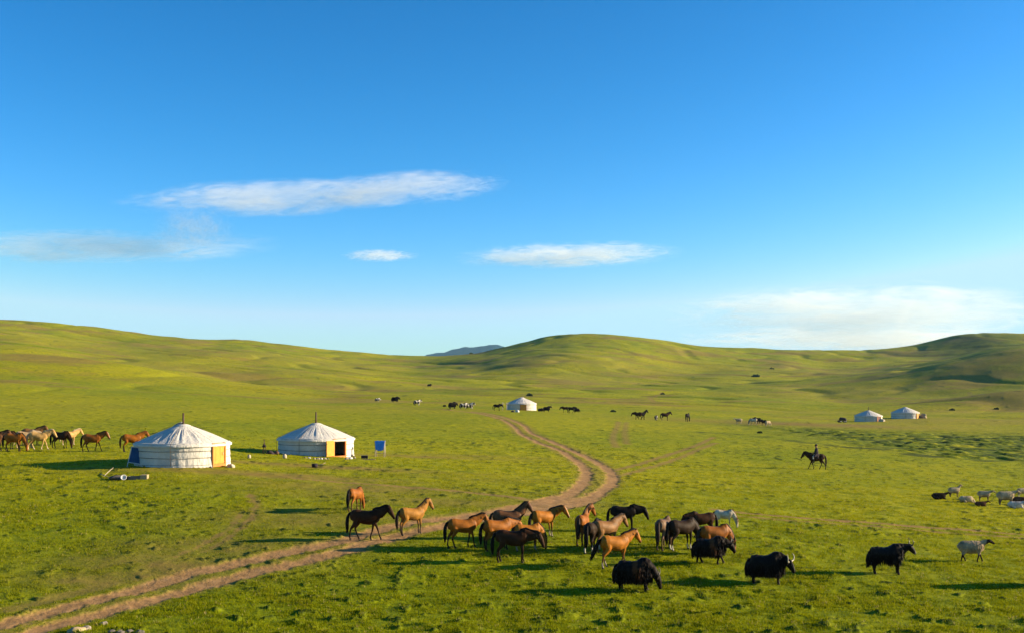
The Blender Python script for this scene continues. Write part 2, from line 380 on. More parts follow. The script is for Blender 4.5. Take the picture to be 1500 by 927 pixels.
def build_grass():
    rng = np.random.default_rng(7)
    n = 400000
    # denser towards the viewer
    u = rng.random(n); y = 31.5*(125/31.5)**(u**1.35); X = rng.uniform(-180, 1680, n); x = (X-CX)/F*y
    clump = gnoise(x*1.6, y*1.6, 91)*0.6+gnoise(x*0.4, y*0.4, 92)*0.6
    keep = rng.random(n) < np.clip(0.55+clump*1.1, 0.12, 1)*(1-sstep(50, 120, y))
    x, y = x[keep], y[keep]; clump = clump[keep]
    d, w, m = fields(x, y)
    k2 = (d+0.35*rng.random(len(d)) < 0.45) & (rng.random(len(d)) > 0.85*sstep(.25, .8, w)); x, y, d, w, m, clump = x[k2], y[k2], d[k2], w[k2], m[k2], clump[k2]
    z = macro(x, y)+relief(x, y, d, m)
    tuss = sstep(0.25, 0.7, clump)
    NB = 4
    k = len(x); x = np.repeat(x, NB); y = np.repeat(y, NB); z = np.repeat(z, NB); w = np.repeat(w, NB); tuss = np.repeat(tuss, NB)
    n = len(x)
    x = x+rng.normal(0, 0.05, n); y = y+rng.normal(0, 0.05, n)
    hgt = (0.035+0.05*rng.random(n)+0.05*tuss*rng.random(n))*(1-0.8*np.clip(w*1.3,0,1)); tall = np.repeat((rng.random(k) < 0.05)*1.0, NB); hgt = hgt*(1+1.1*tall*rng.random(n)); wd = 0.008+0.008*rng.random(n)+0.00008*(y-30)
    th = rng.random(n)*2*np.pi; lean = rng.random(n)*0.7; la = rng.random(n)*2*np.pi
    bx, by = np.cos(th)*wd, np.sin(th)*wd
    V = np.empty((n, 3, 3))
    V[:,0] = np.stack([x-bx, y-by, z-0.01], 1); V[:,1] = np.stack([x+bx, y+by, z-0.01], 1)
    V[:,2] = np.stack([x+np.cos(la)*hgt*lean, y+np.sin(la)*hgt*lean, z+hgt], 1)
    tone = np.repeat(np.clip(rng.random(n)*0.5+0.5*tuss, 0, 1), 3); dry = np.repeat(np.repeat((rng.random(k) < 0.03)*1.0, NB)*(1-.3*rng.random(n)), 3); ww = np.repeat(w, 3)
    o = mesh_np('grass', V.reshape(-1,3), np.arange(n*3).reshape(-1,3), M_blade, False, {'tone': tone, 'wear': ww, 'dry': dry})
    o['kind'] = 'stuff'; o['label'] = 'short grazed yellow green grass covering the valley floor'; o['category'] = 'grass'
build_grass()
print('grass done')
# ---------------------------------------------------------------- body building
def loft(bm, secs, ref=(0, 1, 0), n=12, mat=0):
    P = [Vector(s[0]) for s in secs]; ref = Vector(ref); rings = []
    for i, s in enumerate(secs):
        t = (P[min(i+1, len(P)-1)]-P[max(i-1, 0)]).normalized()
        rf = Vector(s[3]) if len(s) > 3 else ref
        u = rf-t*rf.dot(t)
        if u.length < 1e-4: u = Vector((1, 0, 0))-t*t.x
        u.normalize(); v = t.cross(u)
        rings.append([bm.verts.new(P[i]+u*(math.cos(a)*s[1])+v*(math.sin(a)*s[2])) for a in [2*math.pi*k/n for k in range(n)]])
    for a, b in zip(rings[:-1], rings[1:]):
        for k in range(n):
            f = bm.faces.new((a[k], a[(k+1) % n], b[(k+1) % n], b[k])); f.material_index = mat; f.smooth = True
    f = bm.faces.new(rings[0][::-1]); f.material_index = mat; f = bm.faces.new(rings[-1]); f.material_index = mat
def raw_mesh(bm, name, smooth=True):
    bmesh.ops.recalc_face_normals(bm, faces=bm.faces)
    me = bpy.data.meshes.new(name); bm.to_mesh(me); bm.free()
    if smooth: me.polygons.foreach_set('use_smooth', np.ones(len(me.polygons), bool))
    return me
def fuse(bm, name, voxel, iters=6):
    """one continuous skin out of overlapping lofts"""
    me0 = raw_mesh(bm, 'skin_source'); o = bpy.data.objects.new('skin_source', me0); COL.objects.link(o)
    r = o.modifiers.new('r', 'REMESH'); r.mode = 'VOXEL'; r.voxel_size = voxel; r.use_smooth_shade = True
    s = o.modifiers.new('s', 'SMOOTH'); s.iterations = iters; s.factor = 0.5
    dg = bpy.context.evaluated_depsgraph_get(); me = bpy.data.meshes.new_from_object(o.evaluated_get(dg)); me.name = name
    bpy.data.objects.remove(o); bpy.data.meshes.remove(me0)
    me.materials.clear()
    me.polygons.foreach_set('use_smooth', np.ones(len(me.polygons), bool)); return me
def coords(me):
    a = np.empty(len(me.vertices)*3, np.float32); me.vertices.foreach_get('co', a); return a.reshape(-1, 3).astype(float)
def setattr_(me, **kw):
    for k, v in kw.items():
        me.attributes.new(k, 'FLOAT', 'POINT').data.foreach_set('value', np.ascontiguousarray(v, np.float32))
def squash(me, k, kz=1.0):
    c = coords(me); c[:, 0] *= k; c[:, 2] *= kz; me.vertices.foreach_set('co', c.astype(np.float32).ravel()); me.update()
def rotz(p, piv, a):
    c, s = math.cos(a), math.sin(a); x, y = p[0]-piv[0], p[1]-piv[1]
    return (piv[0]+c*x-s*y, piv[1]+s*x+c*y, p[2])
def ribbons(bm, roots, tips, w, mat=0, rng=None, bend=None):
    for r, t in zip(roots, tips):
        r = Vector(r); t = Vector(t); d = (t-r).normalized()
        a = Vector((rng.uniform(-1, 1), rng.uniform(-1, 1), rng.uniform(-.3, .3))); a = (a-d*a.dot(d)).normalized()*w
        m = (r+t)*0.5+(Vector(bend) if bend is not None else Vector((0, 0, 0)))
        v = [bm.verts.new(q) for q in (r-a*.6, r+a*.6, m+a, t, m-a)]
        f = bm.faces.new(v); f.material_index = mat; f.smooth = True

NECKS = {
 'up':    [((.80,0,1.28),.125,.20), ((.94,0,1.44),.10,.155), ((1.04,0,1.56),.088,.125)],
 'level': [((.84,0,1.19),.125,.20), ((1.02,0,1.30),.10,.16), ((1.16,0,1.37),.088,.125)],
 'low':   [((.86,0,1.08),.125,.20), ((1.07,0,1.09),.10,.16), ((1.24,0,1.10),.088,.125)],
 'graze': [((.84,0,.96),.12,.19), ((.98,0,.75),.10,.155), ((1.08,0,.58),.088,.125)],
}
HEADS = {
 'up':    [((1.13,0,1.55),.088,.13), ((1.24,0,1.41),.082,.115), ((1.35,0,1.26),.060,.078), ((1.42,0,1.16),.055,.062), ((1.44,0,1.13),.035,.04)],
 'level': [((1.26,0,1.34),.088,.13), ((1.36,0,1.20),.082,.115), ((1.47,0,1.05),.060,.078), ((1.54,0,.95),.055,.062), ((1.56,0,.92),.035,.04)],
 'low':   [((1.33,0,1.04),.088,.13), ((1.42,0,.90),.082,.115), ((1.50,0,.74),.060,.078), ((1.54,0,.63),.055,.062), ((1.55,0,.60),.035,.04)],
 'graze': [((1.12,0,.47),.088,.13), ((1.15,0,.32),.082,.11), ((1.17,0,.17),.060,.075), ((1.17,0,.075),.055,.06), ((1.17,0,.045),.035,.04)],
}
STANCES = {'stand': (.02,-.03,.03,-.06), 'walk': (.24,-.20,.22,-.16), 'step': (-.14,.12,-.12,.16), 'square': (0,0.04,0,-.02), 'stride': (.30,-.28,-.26,.24)}
_cache = {}
def horse_meshes(neck, yaw, stance, tail=0.0):
    key = ('h', neck, yaw, stance, tail)
    if key in _cache: return _cache[key]
    rng = random.Random(hash(neck) % 7+int(yaw)+len(stance)); bm = bmesh.new(); ya = R(yaw)
    loft(bm, [((-.80,0,1.07),.07,.10), ((-.75,0,1.06),.16,.19), ((-.62,0,1.06),.235,.255), ((-.45,0,1.05),.265,.285), ((-.25,0,1.01),.275,.285),
              ((-.02,0,.975),.29,.295), ((.20,0,.96),.285,.305), ((.38,0,.98),.26,.315), ((.52,0,1.02),.235,.30), ((.66,0,1.03),.20,.25), ((.76,0,1.03),.14,.17)], n=18)
    base = [((.40,0,1.10),.14,.22), ((.62,0,1.14),.15,.25)]
    nk = []
    for i, (p, a, b) in enumerate(NECKS[neck]):
        nk.append((rotz(p, (.60, 0), ya*(i+1)/3), a*1.08, b*1.14, rotz((0, 1, 0), (0, 0), ya*(i+1)/3)))
    hd = [(rotz(p, (.60, 0), ya), a*1.1, b*1.12, rotz((0, 1, 0), (0, 0), ya)) for p, a, b in HEADS[neck]]
    loft(bm, base+nk+[(hd[0][0], .085, .12, hd[0][3])], n=14)
    loft(bm, [nk[-1]]+hd, n=14)
    # cheek
    poll = Vector(nk[-1][0]); d = (Vector(hd[2][0])-poll).normalized(); side = Vector(hd[0][3])
    up = side.cross(d); up = up if (up.z > 0 or up.x > 0.5) else -up
    if neck == 'graze': up = Vector(rotz((1, 0, .15), (0, 0), ya)).normalized()
    else: up = Vector(rotz((d.z*-1 if True else 0, 0, abs(math.hypot(d.x, d.y))), (0, 0), ya)).normalized()
    for s in (-1, 1):
        e = poll+side*(s*.055)+up*.09-d*.02
        loft(bm, [(e-up*.05, .035, .035), (e+up*.03, .034, .028), (e+up*.085+side*s*.01, .028, .02), (e+up*.125, .010, .010)], n=8)
    fx = STANCES[stance]
    for s, q in ((1, 0), (-1, 1)):
        dx = fx[q]; lift = 0.0
        loft(bm, [((.46,s*.10,1.05),.09,.16), ((.48,s*.135,.86),.085,.13), ((.47,s*.14,.72),.068,.088), ((.50+.3*dx,s*.135,.58),.052,.062), ((.51+.5*dx,s*.13,.46),.048,.052), ((.51+.6*dx,s*.13,.38),.036,.038),
                  ((.50+.85*dx,s*.13,.24),.032,.036), ((.50+dx,s*.13,.15),.040,.044), ((.525+1.05*dx,s*.13,.085),.038,.040), ((.545+1.06*dx,s*.13,.05),.05,.055), ((.555+1.06*dx,s*.13,0),.056,.064)], n=10)
        dx = fx[2+q]
        loft(bm, [((-.48,s*.12,1.06),.13,.22), ((-.45,s*.15,.90),.125,.21), ((-.44+.15*dx,s*.155,.76),.095,.15), ((-.53+.3*dx,s*.145,.64),.066,.092), ((-.645+.4*dx,s*.135,.52),.050,.062), ((-.665+.5*dx,s*.13,.45),.042,.050),
                  ((-.655+.8*dx,s*.13,.28),.034,.040), ((-.64+dx,s*.13,.16),.042,.046), ((-.61+1.02*dx,s*.13,.09),.038,.042), ((-.59+1.03*dx,s*.13,.05),.05,.055), ((-.58+1.03*dx,s*.13,0),.056,.064)], n=10)
    me = fuse(bm, 'body', 0.02, 5); c = coords(me)
    muz = np.array(hd[-1][0]); pollv = np.array(poll); hx = c[:, 0]
    dm = np.linalg.norm(c-muz, axis=1)
    axis = muz-pollv; L = np.linalg.norm(axis); ax = axis/L; t = ((c-pollv)@ax)/L
    sd_ = (c-pollv)@np.array(side)
    upn = np.array(up); front = (c-pollv-np.outer(t*L, ax))@upn
    head = (t > 0.05) & (t < 1.2) & (dm < 0.62)
    leg = (c[:, 2] < 0.66) & (dm > (0.5 if neck == 'graze' else 0.2)) & ~((np.abs(c[:,0]-pollv[0]) < .25) & (neck == 'graze') & (np.abs(c[:,1]-pollv[1]) < .16) & (c[:,0] > .85))
    pt = np.where(leg, sstep(0.60, 0.40, c[:, 2]), 0); pt = np.maximum(pt, 0.8*sstep(0.20, 0.05, dm))
    blaze = np.where(head & (np.abs(sd_) < 0.035) & (front > 0.03), 1.0, 0.0)
    sock = np.where(leg, sstep(0.30, 0.22, c[:, 2]), 0)
    hoof = np.where(leg, sstep(0.075, 0.055, c[:, 2]), 0)
    belly = sstep(0.86, 0.70, c[:, 2])*(np.abs(c[:, 0]) < 0.8)
    setattr_(me, points=pt, blaze=blaze, sock=sock, hoof=hoof, belly=belly)
    # mane: locks falling over both sides of the crest
    bm = bmesh.new(); crest = [((.42,0,1.31), (0,1,0))]
    nl = [((.62,0,1.14), .15, .25, (0,1,0))]+nk
    pts = [Vector((.40, 0, 1.285))]
    for i in range(len(nl)):
        p = Vector(nl[i][0]); nx = Vector(nl[min(i+1, len(nl)-1)][0]); pv = Vector(nl[max(i-1, 0)][0]); tt = (nx-pv).normalized()
        sv = Vector(nl[i][3]); u_ = sv.cross(tt); u_ = -u_ if (u_.z < 0 and neck != 'graze') or (neck == 'graze' and u_.x < 0 and u_.z < 0.2) else u_
        if u_.z < 0 and u_.x < 0: u_ = -u_
        pts.append(p+u_*(nl[i][2]*0.86))
    pts.append(poll+up*.12+d*.02); pts.append(poll+up*.10+d*.14)
    sec = [(p+Vector((0,0,.012)), .050+.012*math.sin(i*2.1), .068) for i, p in enumerate(pts)]
    loft(bm, sec, n=8)
    rr, tps = [], []
    for i in range(len(pts)-1):
        for k in range(26):
            q = pts[i].lerp(pts[i+1], rng.random()); s = 1 if rng.random() < .75 else -1
            rr.append(q+Vector((0, 0, .01))); ln = rng.uniform(.12, .24)*(0.6 if i >= len(pts)-2 else 1)
            tps.append(q+Vector((rng.uniform(-.05, .03), 0, -ln))+side*(s*rng.uniform(.08, .15)))
    ribbons(bm, rr, tps, .034, rng=rng, bend=None); mane = raw_mesh(bm, 'mane')
    # tail
    bm = bmesh.new(); sw = tail
    T = [(-.76,0,1.19), (-.86,sw*.1,1.12), (-.93,sw*.3,.95), (-.96-abs(sw)*.1,sw*.6,.72), (-.95-abs(sw)*.25,sw*.9,.50), (-.93-abs(sw)*.4,sw*1.1,.34)]
    loft(bm, list(zip(T, (.045,.065,.09,.112,.10,.03), (.042,.06,.085,.095,.08,.025))), n=10)
    rr, tps = [], []
    for k in range(70):
        i = rng.choice((1, 2, 2, 3, 3, 4)); q = Vector(T[i]); e = Vector(T[min(5, i+2)])
        rr.append(q+Vector((rng.uniform(-.05, .04), rng.uniform(-.05, .05), 0))); tps.append(e+Vector((rng.uniform(-.07, .05), rng.uniform(-.07, .07), rng.uniform(-.12, .10))))
    ribbons(bm, rr, tps, .024, rng=rng); tl = raw_mesh(bm, 'tail')
    for q in (me, mane, tl): squash(q, .87, 1.05)
    _cache[key] = (me, mane, tl); return _cache[key]

def yak_meshes(neck, stance, skirt=1.0, yaw=0):
    key = ('y', neck, stance, skirt, yaw)
    if key in _cache: return _cache[key]
    rng = random.Random(len(neck)*3+int(skirt*10)); bm = bmesh.new(); k = skirt; ya = R(yaw)
    def S(x, top, bot, hw): return ((x, 0, (top+bot)/2), hw, (top-bot)/2)
    b = 0.66-0.24*k
    loft(bm, [S(-.88,.98,.72,.08), S(-.84,1.04,.50,.20), S(-.70,1.10,b+.04,.29+.05*k), S(-.45,1.10,b+.02,.32+.05*k), S(-.15,1.08,b+.04,.35+.04*k), S(.12,1.12,b-.02,.34+.04*k),
              S(.35,1.24,b,.31+.04*k), S(.52,1.25,b+.06,.27), S(.68,1.16,b+.15,.22), S(.80,1.06,b+.28,.15)], n=20)
    if neck == 'low':
        nk = [((.55,0,.95),.20,.28), ((.82,0,.90),.16,.22), ((.98,0,.86),.12,.16)]; hd = [((1.06,0,.82),.13,.16), ((1.15,0,.71),.115,.14), ((1.23,0,.60),.085,.10), ((1.27,0,.535),.085,.08), ((1.29,0,.50),.06,.05)]
    elif neck == 'graze':
        nk = [((.55,0,.90),.20,.28), ((.82,0,.72),.16,.21), ((.96,0,.56),.12,.15)]; hd = [((1.02,0,.48),.13,.15), ((1.07,0,.36),.115,.13), ((1.11,0,.22),.085,.09), ((1.13,0,.14),.085,.075), ((1.14,0,.10),.06,.05)]
    else:
        nk = [((.55,0,1.0),.19,.26), ((.84,0,1.06),.14,.19), ((1.0,0,1.10),.11,.14)]; hd = [((1.08,0,1.09),.12,.15), ((1.18,0,1.0),.105,.13), ((1.28,0,.90),.08,.09), ((1.33,0,.84),.08,.07), ((1.35,0,.82),.055,.045)]
    nk = [(rotz(p, (.6, 0), ya*(i)/2), a, c, rotz((0,1,0), (0,0), ya*i/2)) for i, (p, a, c) in enumerate(nk)]
    hd = [(rotz(p, (.6, 0), ya), a, c, rotz((0,1,0), (0,0), ya)) for p, a, c in hd]
    loft(bm, nk+[hd[0]], n=14); loft(bm, [nk[-1]]+hd, n=14)
    poll = Vector(nk[-1][0]); side = Vector(hd[0][3]); hp = Vector(hd[0][0])
    for s in (-1, 1): loft(bm, [(hp+side*s*.10+Vector((0,0,.04)), .03, .04), (hp+side*s*.20+Vector((0,0,.02)), .035, .022), (hp+side*s*.27+Vector((0,0,-.02)), .014, .012)], ref=(0,0,1), n=8)
    fx = STANCES[stance]; z0 = b+.2
    for s, q in ((1, 0), (-1, 1)):
        dx = fx[q]*.75
        loft(bm, [((.46,s*.15,z0),.11,.14), ((.47+.3*dx,s*.155,.46),.075,.09), ((.48+.5*dx,s*.15,.30),.056,.062), ((.48+.9*dx,s*.15,.16),.046,.052), ((.50+dx,s*.15,.08),.055,.06), ((.52+dx,s*.15,0),.068,.078)], n=10)
        dx = fx[2+q]*.75
        loft(bm, [((-.56,s*.16,z0+.05),.14,.20), ((-.56+.2*dx,s*.165,.52),.10,.14), ((-.64+.4*dx,s*.155,.36),.060,.075), ((-.63+.8*dx,s*.15,.18),.047,.055), ((-.60+dx,s*.15,.08),.056,.062), ((-.58+dx,s*.15,0),.068,.078)], n=10)
    me = fuse(bm, 'body', 0.024, 4); c = coords(me)
    nz = gnoise(c[:,0]*7, c[:,2]*2.2+c[:,1]*5, 5)
    muz = np.array(hd[-1][0]); dm = np.linalg.norm(c-muz, axis=1)
    trunk = sstep(.95, .7, c[:,0])*sstep(b-.02, b+.15, c[:,2])
    nrm = np.empty(len(me.vertices)*3, np.float32); me.vertices.foreach_get('normal', nrm); nrm = nrm.reshape(-1, 3)
    c2 = c+nrm*(nz*0.022*trunk)[:, None]; me.vertices.foreach_set('co', c2.astype(np.float32).ravel())
    sadd = sstep(.22, .0, np.abs(c[:,0]-.05)+.10*nz)*sstep(.62, .82, c[:,2]); face = sstep(.16, .05, dm)
    pied = sstep(.05, .15, gnoise(c[:,0]*1.9+1.3, c[:,2]*1.9+c[:,1]*.6, 9)+.10)
    setattr_(me, points=sstep(.4,.3,c[:,2]), blaze=face, sock=sstep(.22,.14,c[:,2]), hoof=sstep(.075,.05,c[:,2])*(dm > .2), belly=sadd, pied=pied)
    # long hair hanging from the flanks
    bm = bmesh.new(); rr, tps = [], []
    idx = [i for i in range(len(c2)) if (.80 > c2[i][0] > -.86) and c2[i][2] > b-.03]
    for _ in range(int(2600*k)+500):
        i = rng.choice(idx); p = Vector(c2[i]); nn = Vector(nrm[i])
        low = p.z < b+.25
        if not low and rng.random() < .45: continue
        ln = rng.uniform(.12, .24) if not low else rng.uniform(.16, .32)*(.6+.4*k)
        t = p+nn*rng.uniform(.02, .085)+Vector((rng.uniform(-.05, .05), 0, -ln)); t.z = max(t.z, .23)
        rr.append(p-nn*.01); tps.append(t)
    ribbons(bm, rr, tps, .016, rng=rng); fur = raw_mesh(bm, 'long_hair'); cf = np.repeat(np.array([tuple(q) for q in rr]), 5, axis=0)
    setattr_(fur, belly=sstep(.30, .06, np.abs(cf[:,0]-.12)+.25*gnoise(cf[:,0]*4, cf[:,2]*4, 3))*sstep(.50, .80, cf[:,2]), pied=sstep(.05, .15, gnoise(cf[:,0]*1.9+1.3, cf[:,2]*1.9+cf[:,1]*.6, 9)+.10))
    bm = bmesh.new()
    T = [(-.80,0,.96), (-.88,0,.88), (-.93,.02,.72), (-.94,.03,.55), (-.92,.03,.36), (-.91,.03,.28)]
    loft(bm, list(zip(T, (.04,.05,.085,.12,.10,.03), (.04,.05,.08,.11,.09,.02))), n=10)
    rr, tps = [], []
    for _ in range(90):
        i = rng.choice((1,2,2,3,3,4)); q = Vector(T[i]); e = Vector(T[min(5, i+1)])
        rr.append(q+Vector((rng.uniform(-.07,.05), rng.uniform(-.08,.08), 0))); tps.append(e+Vector((rng.uniform(-.10,.06), rng.uniform(-.10,.10), rng.uniform(-.12,.05))))
    ribbons(bm, rr, tps, .02, rng=rng); tl = raw_mesh(bm, 'tail')
    horns = []
    for s in (-1, 1):
        bm = bmesh.new(); o = hp+Vector((0,0,.08))
        f = Vector(rotz((1,0,0), (0,0), ya))
        pts = [o+side*s*.07, o+side*s*.17+Vector((0,0,.01))+f*.02, o+side*s*.26+Vector((0,0,.06))+f*.05, o+side*s*.30+Vector((0,0,.16))+f*.07, o+side*s*.27+Vector((0,0,.25))+f*.04, o+side*s*.22+Vector((0,0,.31))]
        loft(bm, list(zip(pts, (.036,.033,.028,.022,.015,.005), (.036,.033,.028,.022,.015,.005))), ref=(1,0,.3), n=8)
        horns.append(raw_mesh(bm, 'horn'))
    for q in [me, fur, tl]+horns: squash(q, .82)
    _cache[key] = (me, fur, tl, horns[0], horns[1]); return _cache[key]

def sheep_meshes(neck, stance, lying=False, yaw=0):
    key = ('s', neck, stance, lying, yaw)
    if key in _cache: return _cache[key]
    bm = bmesh.new(); dz = -.26 if lying else 0; ya = R(yaw)
    loft(bm, [((-.47,0,.52+dz),.07,.09), ((-.42,0,.52+dz),.14,.17), ((-.30,0,.51+dz),.175,.205), ((-.08,0,.49+dz),.195,.22), ((.14,0,.50+dz),.185,.215), ((.30,0,.53+dz),.145,.185), ((.40,0,.55+dz),.09,.13)], n=16)
    if neck == 'graze': nk = [((.30,0,.56),.10,.13), ((.44,0,.46),.07,.085), ((.52,0,.34),.055,.07)]; hd = [((.55,0,.28),.058,.065), ((.58,0,.19),.045,.05), ((.60,0,.10),.03,.033), ((.60,0,.07),.02,.02)]
    elif neck == 'level': nk = [((.28,0,.58),.11,.13), ((.46,0,.66),.07,.085), ((.58,0,.70),.055,.065)]; hd = [((.63,0,.71),.058,.062), ((.71,0,.67),.045,.05), ((.79,0,.62),.032,.034), ((.81,0,.60),.02,.02)]
    else: nk = [((.26,0,.58),.11,.13), ((.42,0,.72),.075,.09), ((.48,0,.83),.058,.068)]; hd = [((.51,0,.88),.058,.062), ((.59,0,.85),.045,.05), ((.68,0,.79),.032,.034), ((.70,0,.77),.02,.02)]
    nk = [(rotz((p[0],p[1],p[2]+dz), (.3, 0), ya*i/2), a, b, rotz((0,1,0), (0,0), ya*i/2)) for i, (p, a, b) in enumerate(nk)]
    hd = [(rotz((p[0],p[1],p[2]+dz), (.3, 0), ya), a, b, rotz((0,1,0), (0,0), ya)) for p, a, b in hd]
    loft(bm, nk+[hd[0]], n=12); loft(bm, [nk[-1]]+hd, n=12); hp = Vector(hd[0][0]); side = Vector(hd[0][3])
    for s in (-1, 1): loft(bm, [(hp+side*s*.045, .022, .016), (hp+side*s*.10+Vector((0,0,-.01)), .026, .014), (hp+side*s*.15+Vector((0,0,-.03)), .010, .008)], ref=(1,0,0), n=8)
    loft(bm, [((-.44,0,.60+dz),.06,.05), ((-.50,0,.54+dz),.075,.05), ((-.50,0,.45+dz),.05,.035)], n=8)
    fx = STANCES[stance]
    for s, q in ((1, 0), (-1, 1)):
        if lying:
            loft(bm, [((.24,s*.13,.16),.05,.07), ((.36,s*.13,.06),.035,.04), ((.44,s*.12,.04),.025,.03), ((.30,s*.11,.03),.022,.025)], n=8)
            loft(bm, [((-.28,s*.15,.18),.07,.11), ((-.12,s*.19,.07),.045,.05), ((-.26,s*.20,.035),.025,.03)], n=8)
        else:
            dx = fx[q]*.55
            loft(bm, [((.24,s*.10,.46),.07,.09), ((.25+.3*dx,s*.10,.32),.04,.05), ((.26+.6*dx,s*.095,.20),.028,.03), ((.26+dx,s*.09,.06),.024,.026), ((.275+dx,s*.09,0),.032,.036)], n=8)
            dx = fx[2+q]*.55
            loft(bm, [((-.30,s*.11,.48),.09,.12), ((-.29+.2*dx,s*.11,.36),.058,.08), ((-.35+.4*dx,s*.10,.23),.032,.038), ((-.34+dx,s*.095,.07),.024,.027), ((-.325+dx,s*.095,0),.032,.036)], n=8)
    me = fuse(bm, 'body', 0.015, 3); c = coords(me)
    nrm = np.empty(len(me.vertices)*3, np.float32); me.vertices.foreach_get('normal', nrm); nrm = nrm.reshape(-1, 3)
    wool = sstep(.50, .36, c[:,0])*sstep(.24+dz if not lying else -.02, .36+dz, c[:,2])
    nz = np.abs(gnoise(c[:,0]*12+c[:,1]*4, c[:,2]*9-c[:,1]*8, 6))+.5*gnoise(c[:,0]*26, c[:,2]*22+c[:,1]*20, 7)
    c2 = c+nrm*((nz*.016-.003)*wool)[:, None]; me.vertices.foreach_set('co', c2.astype(np.float32).ravel())
    leg = sstep(.30, .22, c[:,2]) if not lying else 0*c[:,2]
    face = sstep(.34, .27, np.linalg.norm(c-np.array(hd[2][0]), axis=1))
    setattr_(me, points=np.maximum(leg*(c[:,0] < .5), face), blaze=face, sock=leg, hoof=sstep(.03,.02,c[:,2])*(0 if lying else 1), belly=sstep(.40+dz,.3+dz,c[:,2]),
             pied=sstep(.0, .1, gnoise(c[:,0]*3.1+2, c[:,2]*3+c[:,1], 11)))
    squash(me, 1.0, 1.0 if lying else 1.10)
    _cache[key] = (me,); return _cache[key]

def coat(name, base, dark=None, points=1.0, blaze=0.0, sock=0.0, pied=0.0, belly=None, rough=0.55, wool=False, white=(.62,.56,.47)):
    m, nt = new_mat(name); tc = N(nt, 'ShaderNodeTexCoord').outputs['Object']
    dark = dark or tuple(c*.12 for c in base)
    f = noise(nt, tc, 3.0, 4, .6); g = noise(nt, tc, 22.0, 3, .7)
    c = mixc(nt, ramp(nt, f, [(.35, 0.), (.65, 1.)]), tuple(x*.55 for x in base), tuple(min(1, x*1.22) for x in base))
    c = mixc(nt, ramp(nt, g, [(.4, 0.), (.8, .35)]), c, tuple(x*.55 for x in base))
    def mul(a, k): return N(nt, 'ShaderNodeMath', operation='MULTIPLY', i_0=a, i_1=k).outputs[0]
    if belly: c = mixc(nt, mul(attr(nt, 'belly'), .8), c, belly)
    c = mixc(nt, mul(attr(nt, 'points'), points), c, dark)
    if pied: c = mixc(nt, mul(attr(nt, 'pied'), pied), c, white)
    if blaze: c = mixc(nt, mul(attr(nt, 'blaze'), blaze), c, white)
    if sock: c = mixc(nt, mul(attr(nt, 'sock'), sock), c, white)
    c = mixc(nt, attr(nt, 'hoof'), c, (.05, .04, .03))
    mp = N(nt, 'ShaderNodeMapping'); nt.links.new(tc, mp.inputs[0]); mp.inputs['Scale'].default_value = (1, 1, .35)
    hair = noise(nt, mp.outputs[0], 30.0 if wool else 55.0, 4, .7)
    finish(nt, c, .95 if wool else rough, hair, 0.35 if wool else .35, .02 if wool else .006, .04 if wool else (.12 if sum(base) > .15 else .05))
    return m
def hair_mat(name, col, rough=.6, saddle=None, pied=None):
    m, nt = new_mat(name); tc = N(nt, 'ShaderNodeTexCoord').outputs['Object']; f = noise(nt, tc, 9, 4, .7)
    c = mixc(nt, f, tuple(x*.5 for x in col), tuple(min(1, x*1.5) for x in col))
    if saddle: c = mixc(nt, attr(nt, 'belly'), c, saddle)
    if pied: c = mixc(nt, attr(nt, 'pied'), c, pied)
    finish(nt, c, rough, None, spec=.06); return m
H = {
 'black': coat('coat_black', (.014,.010,.008)), 'dark_brown': coat('coat_dark_brown', (.048,.021,.010), points=.85),
 'brown': coat('coat_brown', (.15,.065,.026)), 'chestnut': coat('coat_chestnut', (.24,.078,.009), (.06,.025,.012), .9, blaze=.4),
 'orange': coat('coat_orange', (.36,.128,.012), (.05,.025,.012), .9, blaze=.5, sock=.35), 'bay': coat('coat_bay', (.27,.090,.009), (.02,.012,.008), 1.0),
 'buckskin': coat('coat_buckskin', (.34,.150,.024), (.035,.02,.012), 1.0, blaze=.8), 'tan': coat('coat_tan', (.21,.10,.032), (.05,.03,.02), .8),
 'palomino': coat('coat_palomino', (.52,.31,.10), (.50,.36,.20), .5, sock=.4), 'cream': coat('coat_cream', (.44,.29,.14), (.45,.34,.22), .4),
 'pale': coat('coat_white', (.54,.46,.33), (.10,.08,.06), .55, rough=.7), 'pinto': coat('coat_dark_with_white_face', (.030,.018,.011), blaze=1.0, sock=.8),
 'greybrown': coat('coat_grey_brown', (.15,.085,.045), (.05,.03,.02), .8),
}
HH = {'black': hair_mat('hair_black', (.009,.007,.006)), 'dark': hair_mat('hair_dark', (.035,.022,.015)), 'pale': hair_mat('hair_pale', (.42,.32,.20)), 'red': hair_mat('hair_red_brown', (.13,.055,.022)), 'white': hair_mat('hair_white', (.62,.58,.52))}
YM = {'black': (coat('yak_black', (.013,.009,.007), points=.3), hair_mat('yak_hair_black', (.013,.009,.007))), 'brown': (coat('yak_brown_saddle', (.014,.009,.007), points=.3, belly=(.16,.055,.018)), hair_mat('yak_hair_dark', (.016,.010,.007), .6, (.14,.050,.018))),
      'pied': (coat('yak_black_white', (.022,.016,.013), points=.1, pied=1., blaze=.7), hair_mat('yak_hair_pied', (.012,.009,.008), .6, None, (.55,.50,.42))), 'whiteleg': (coat('yak_black_pale_leg', (.018,.013,.011), points=.2, blaze=.25), HH['black'])}
M_horn = simple('horn', (.42,.36,.28), .45); M_horn_dark = simple('horn_dark', (.06,.05,.045), .4)
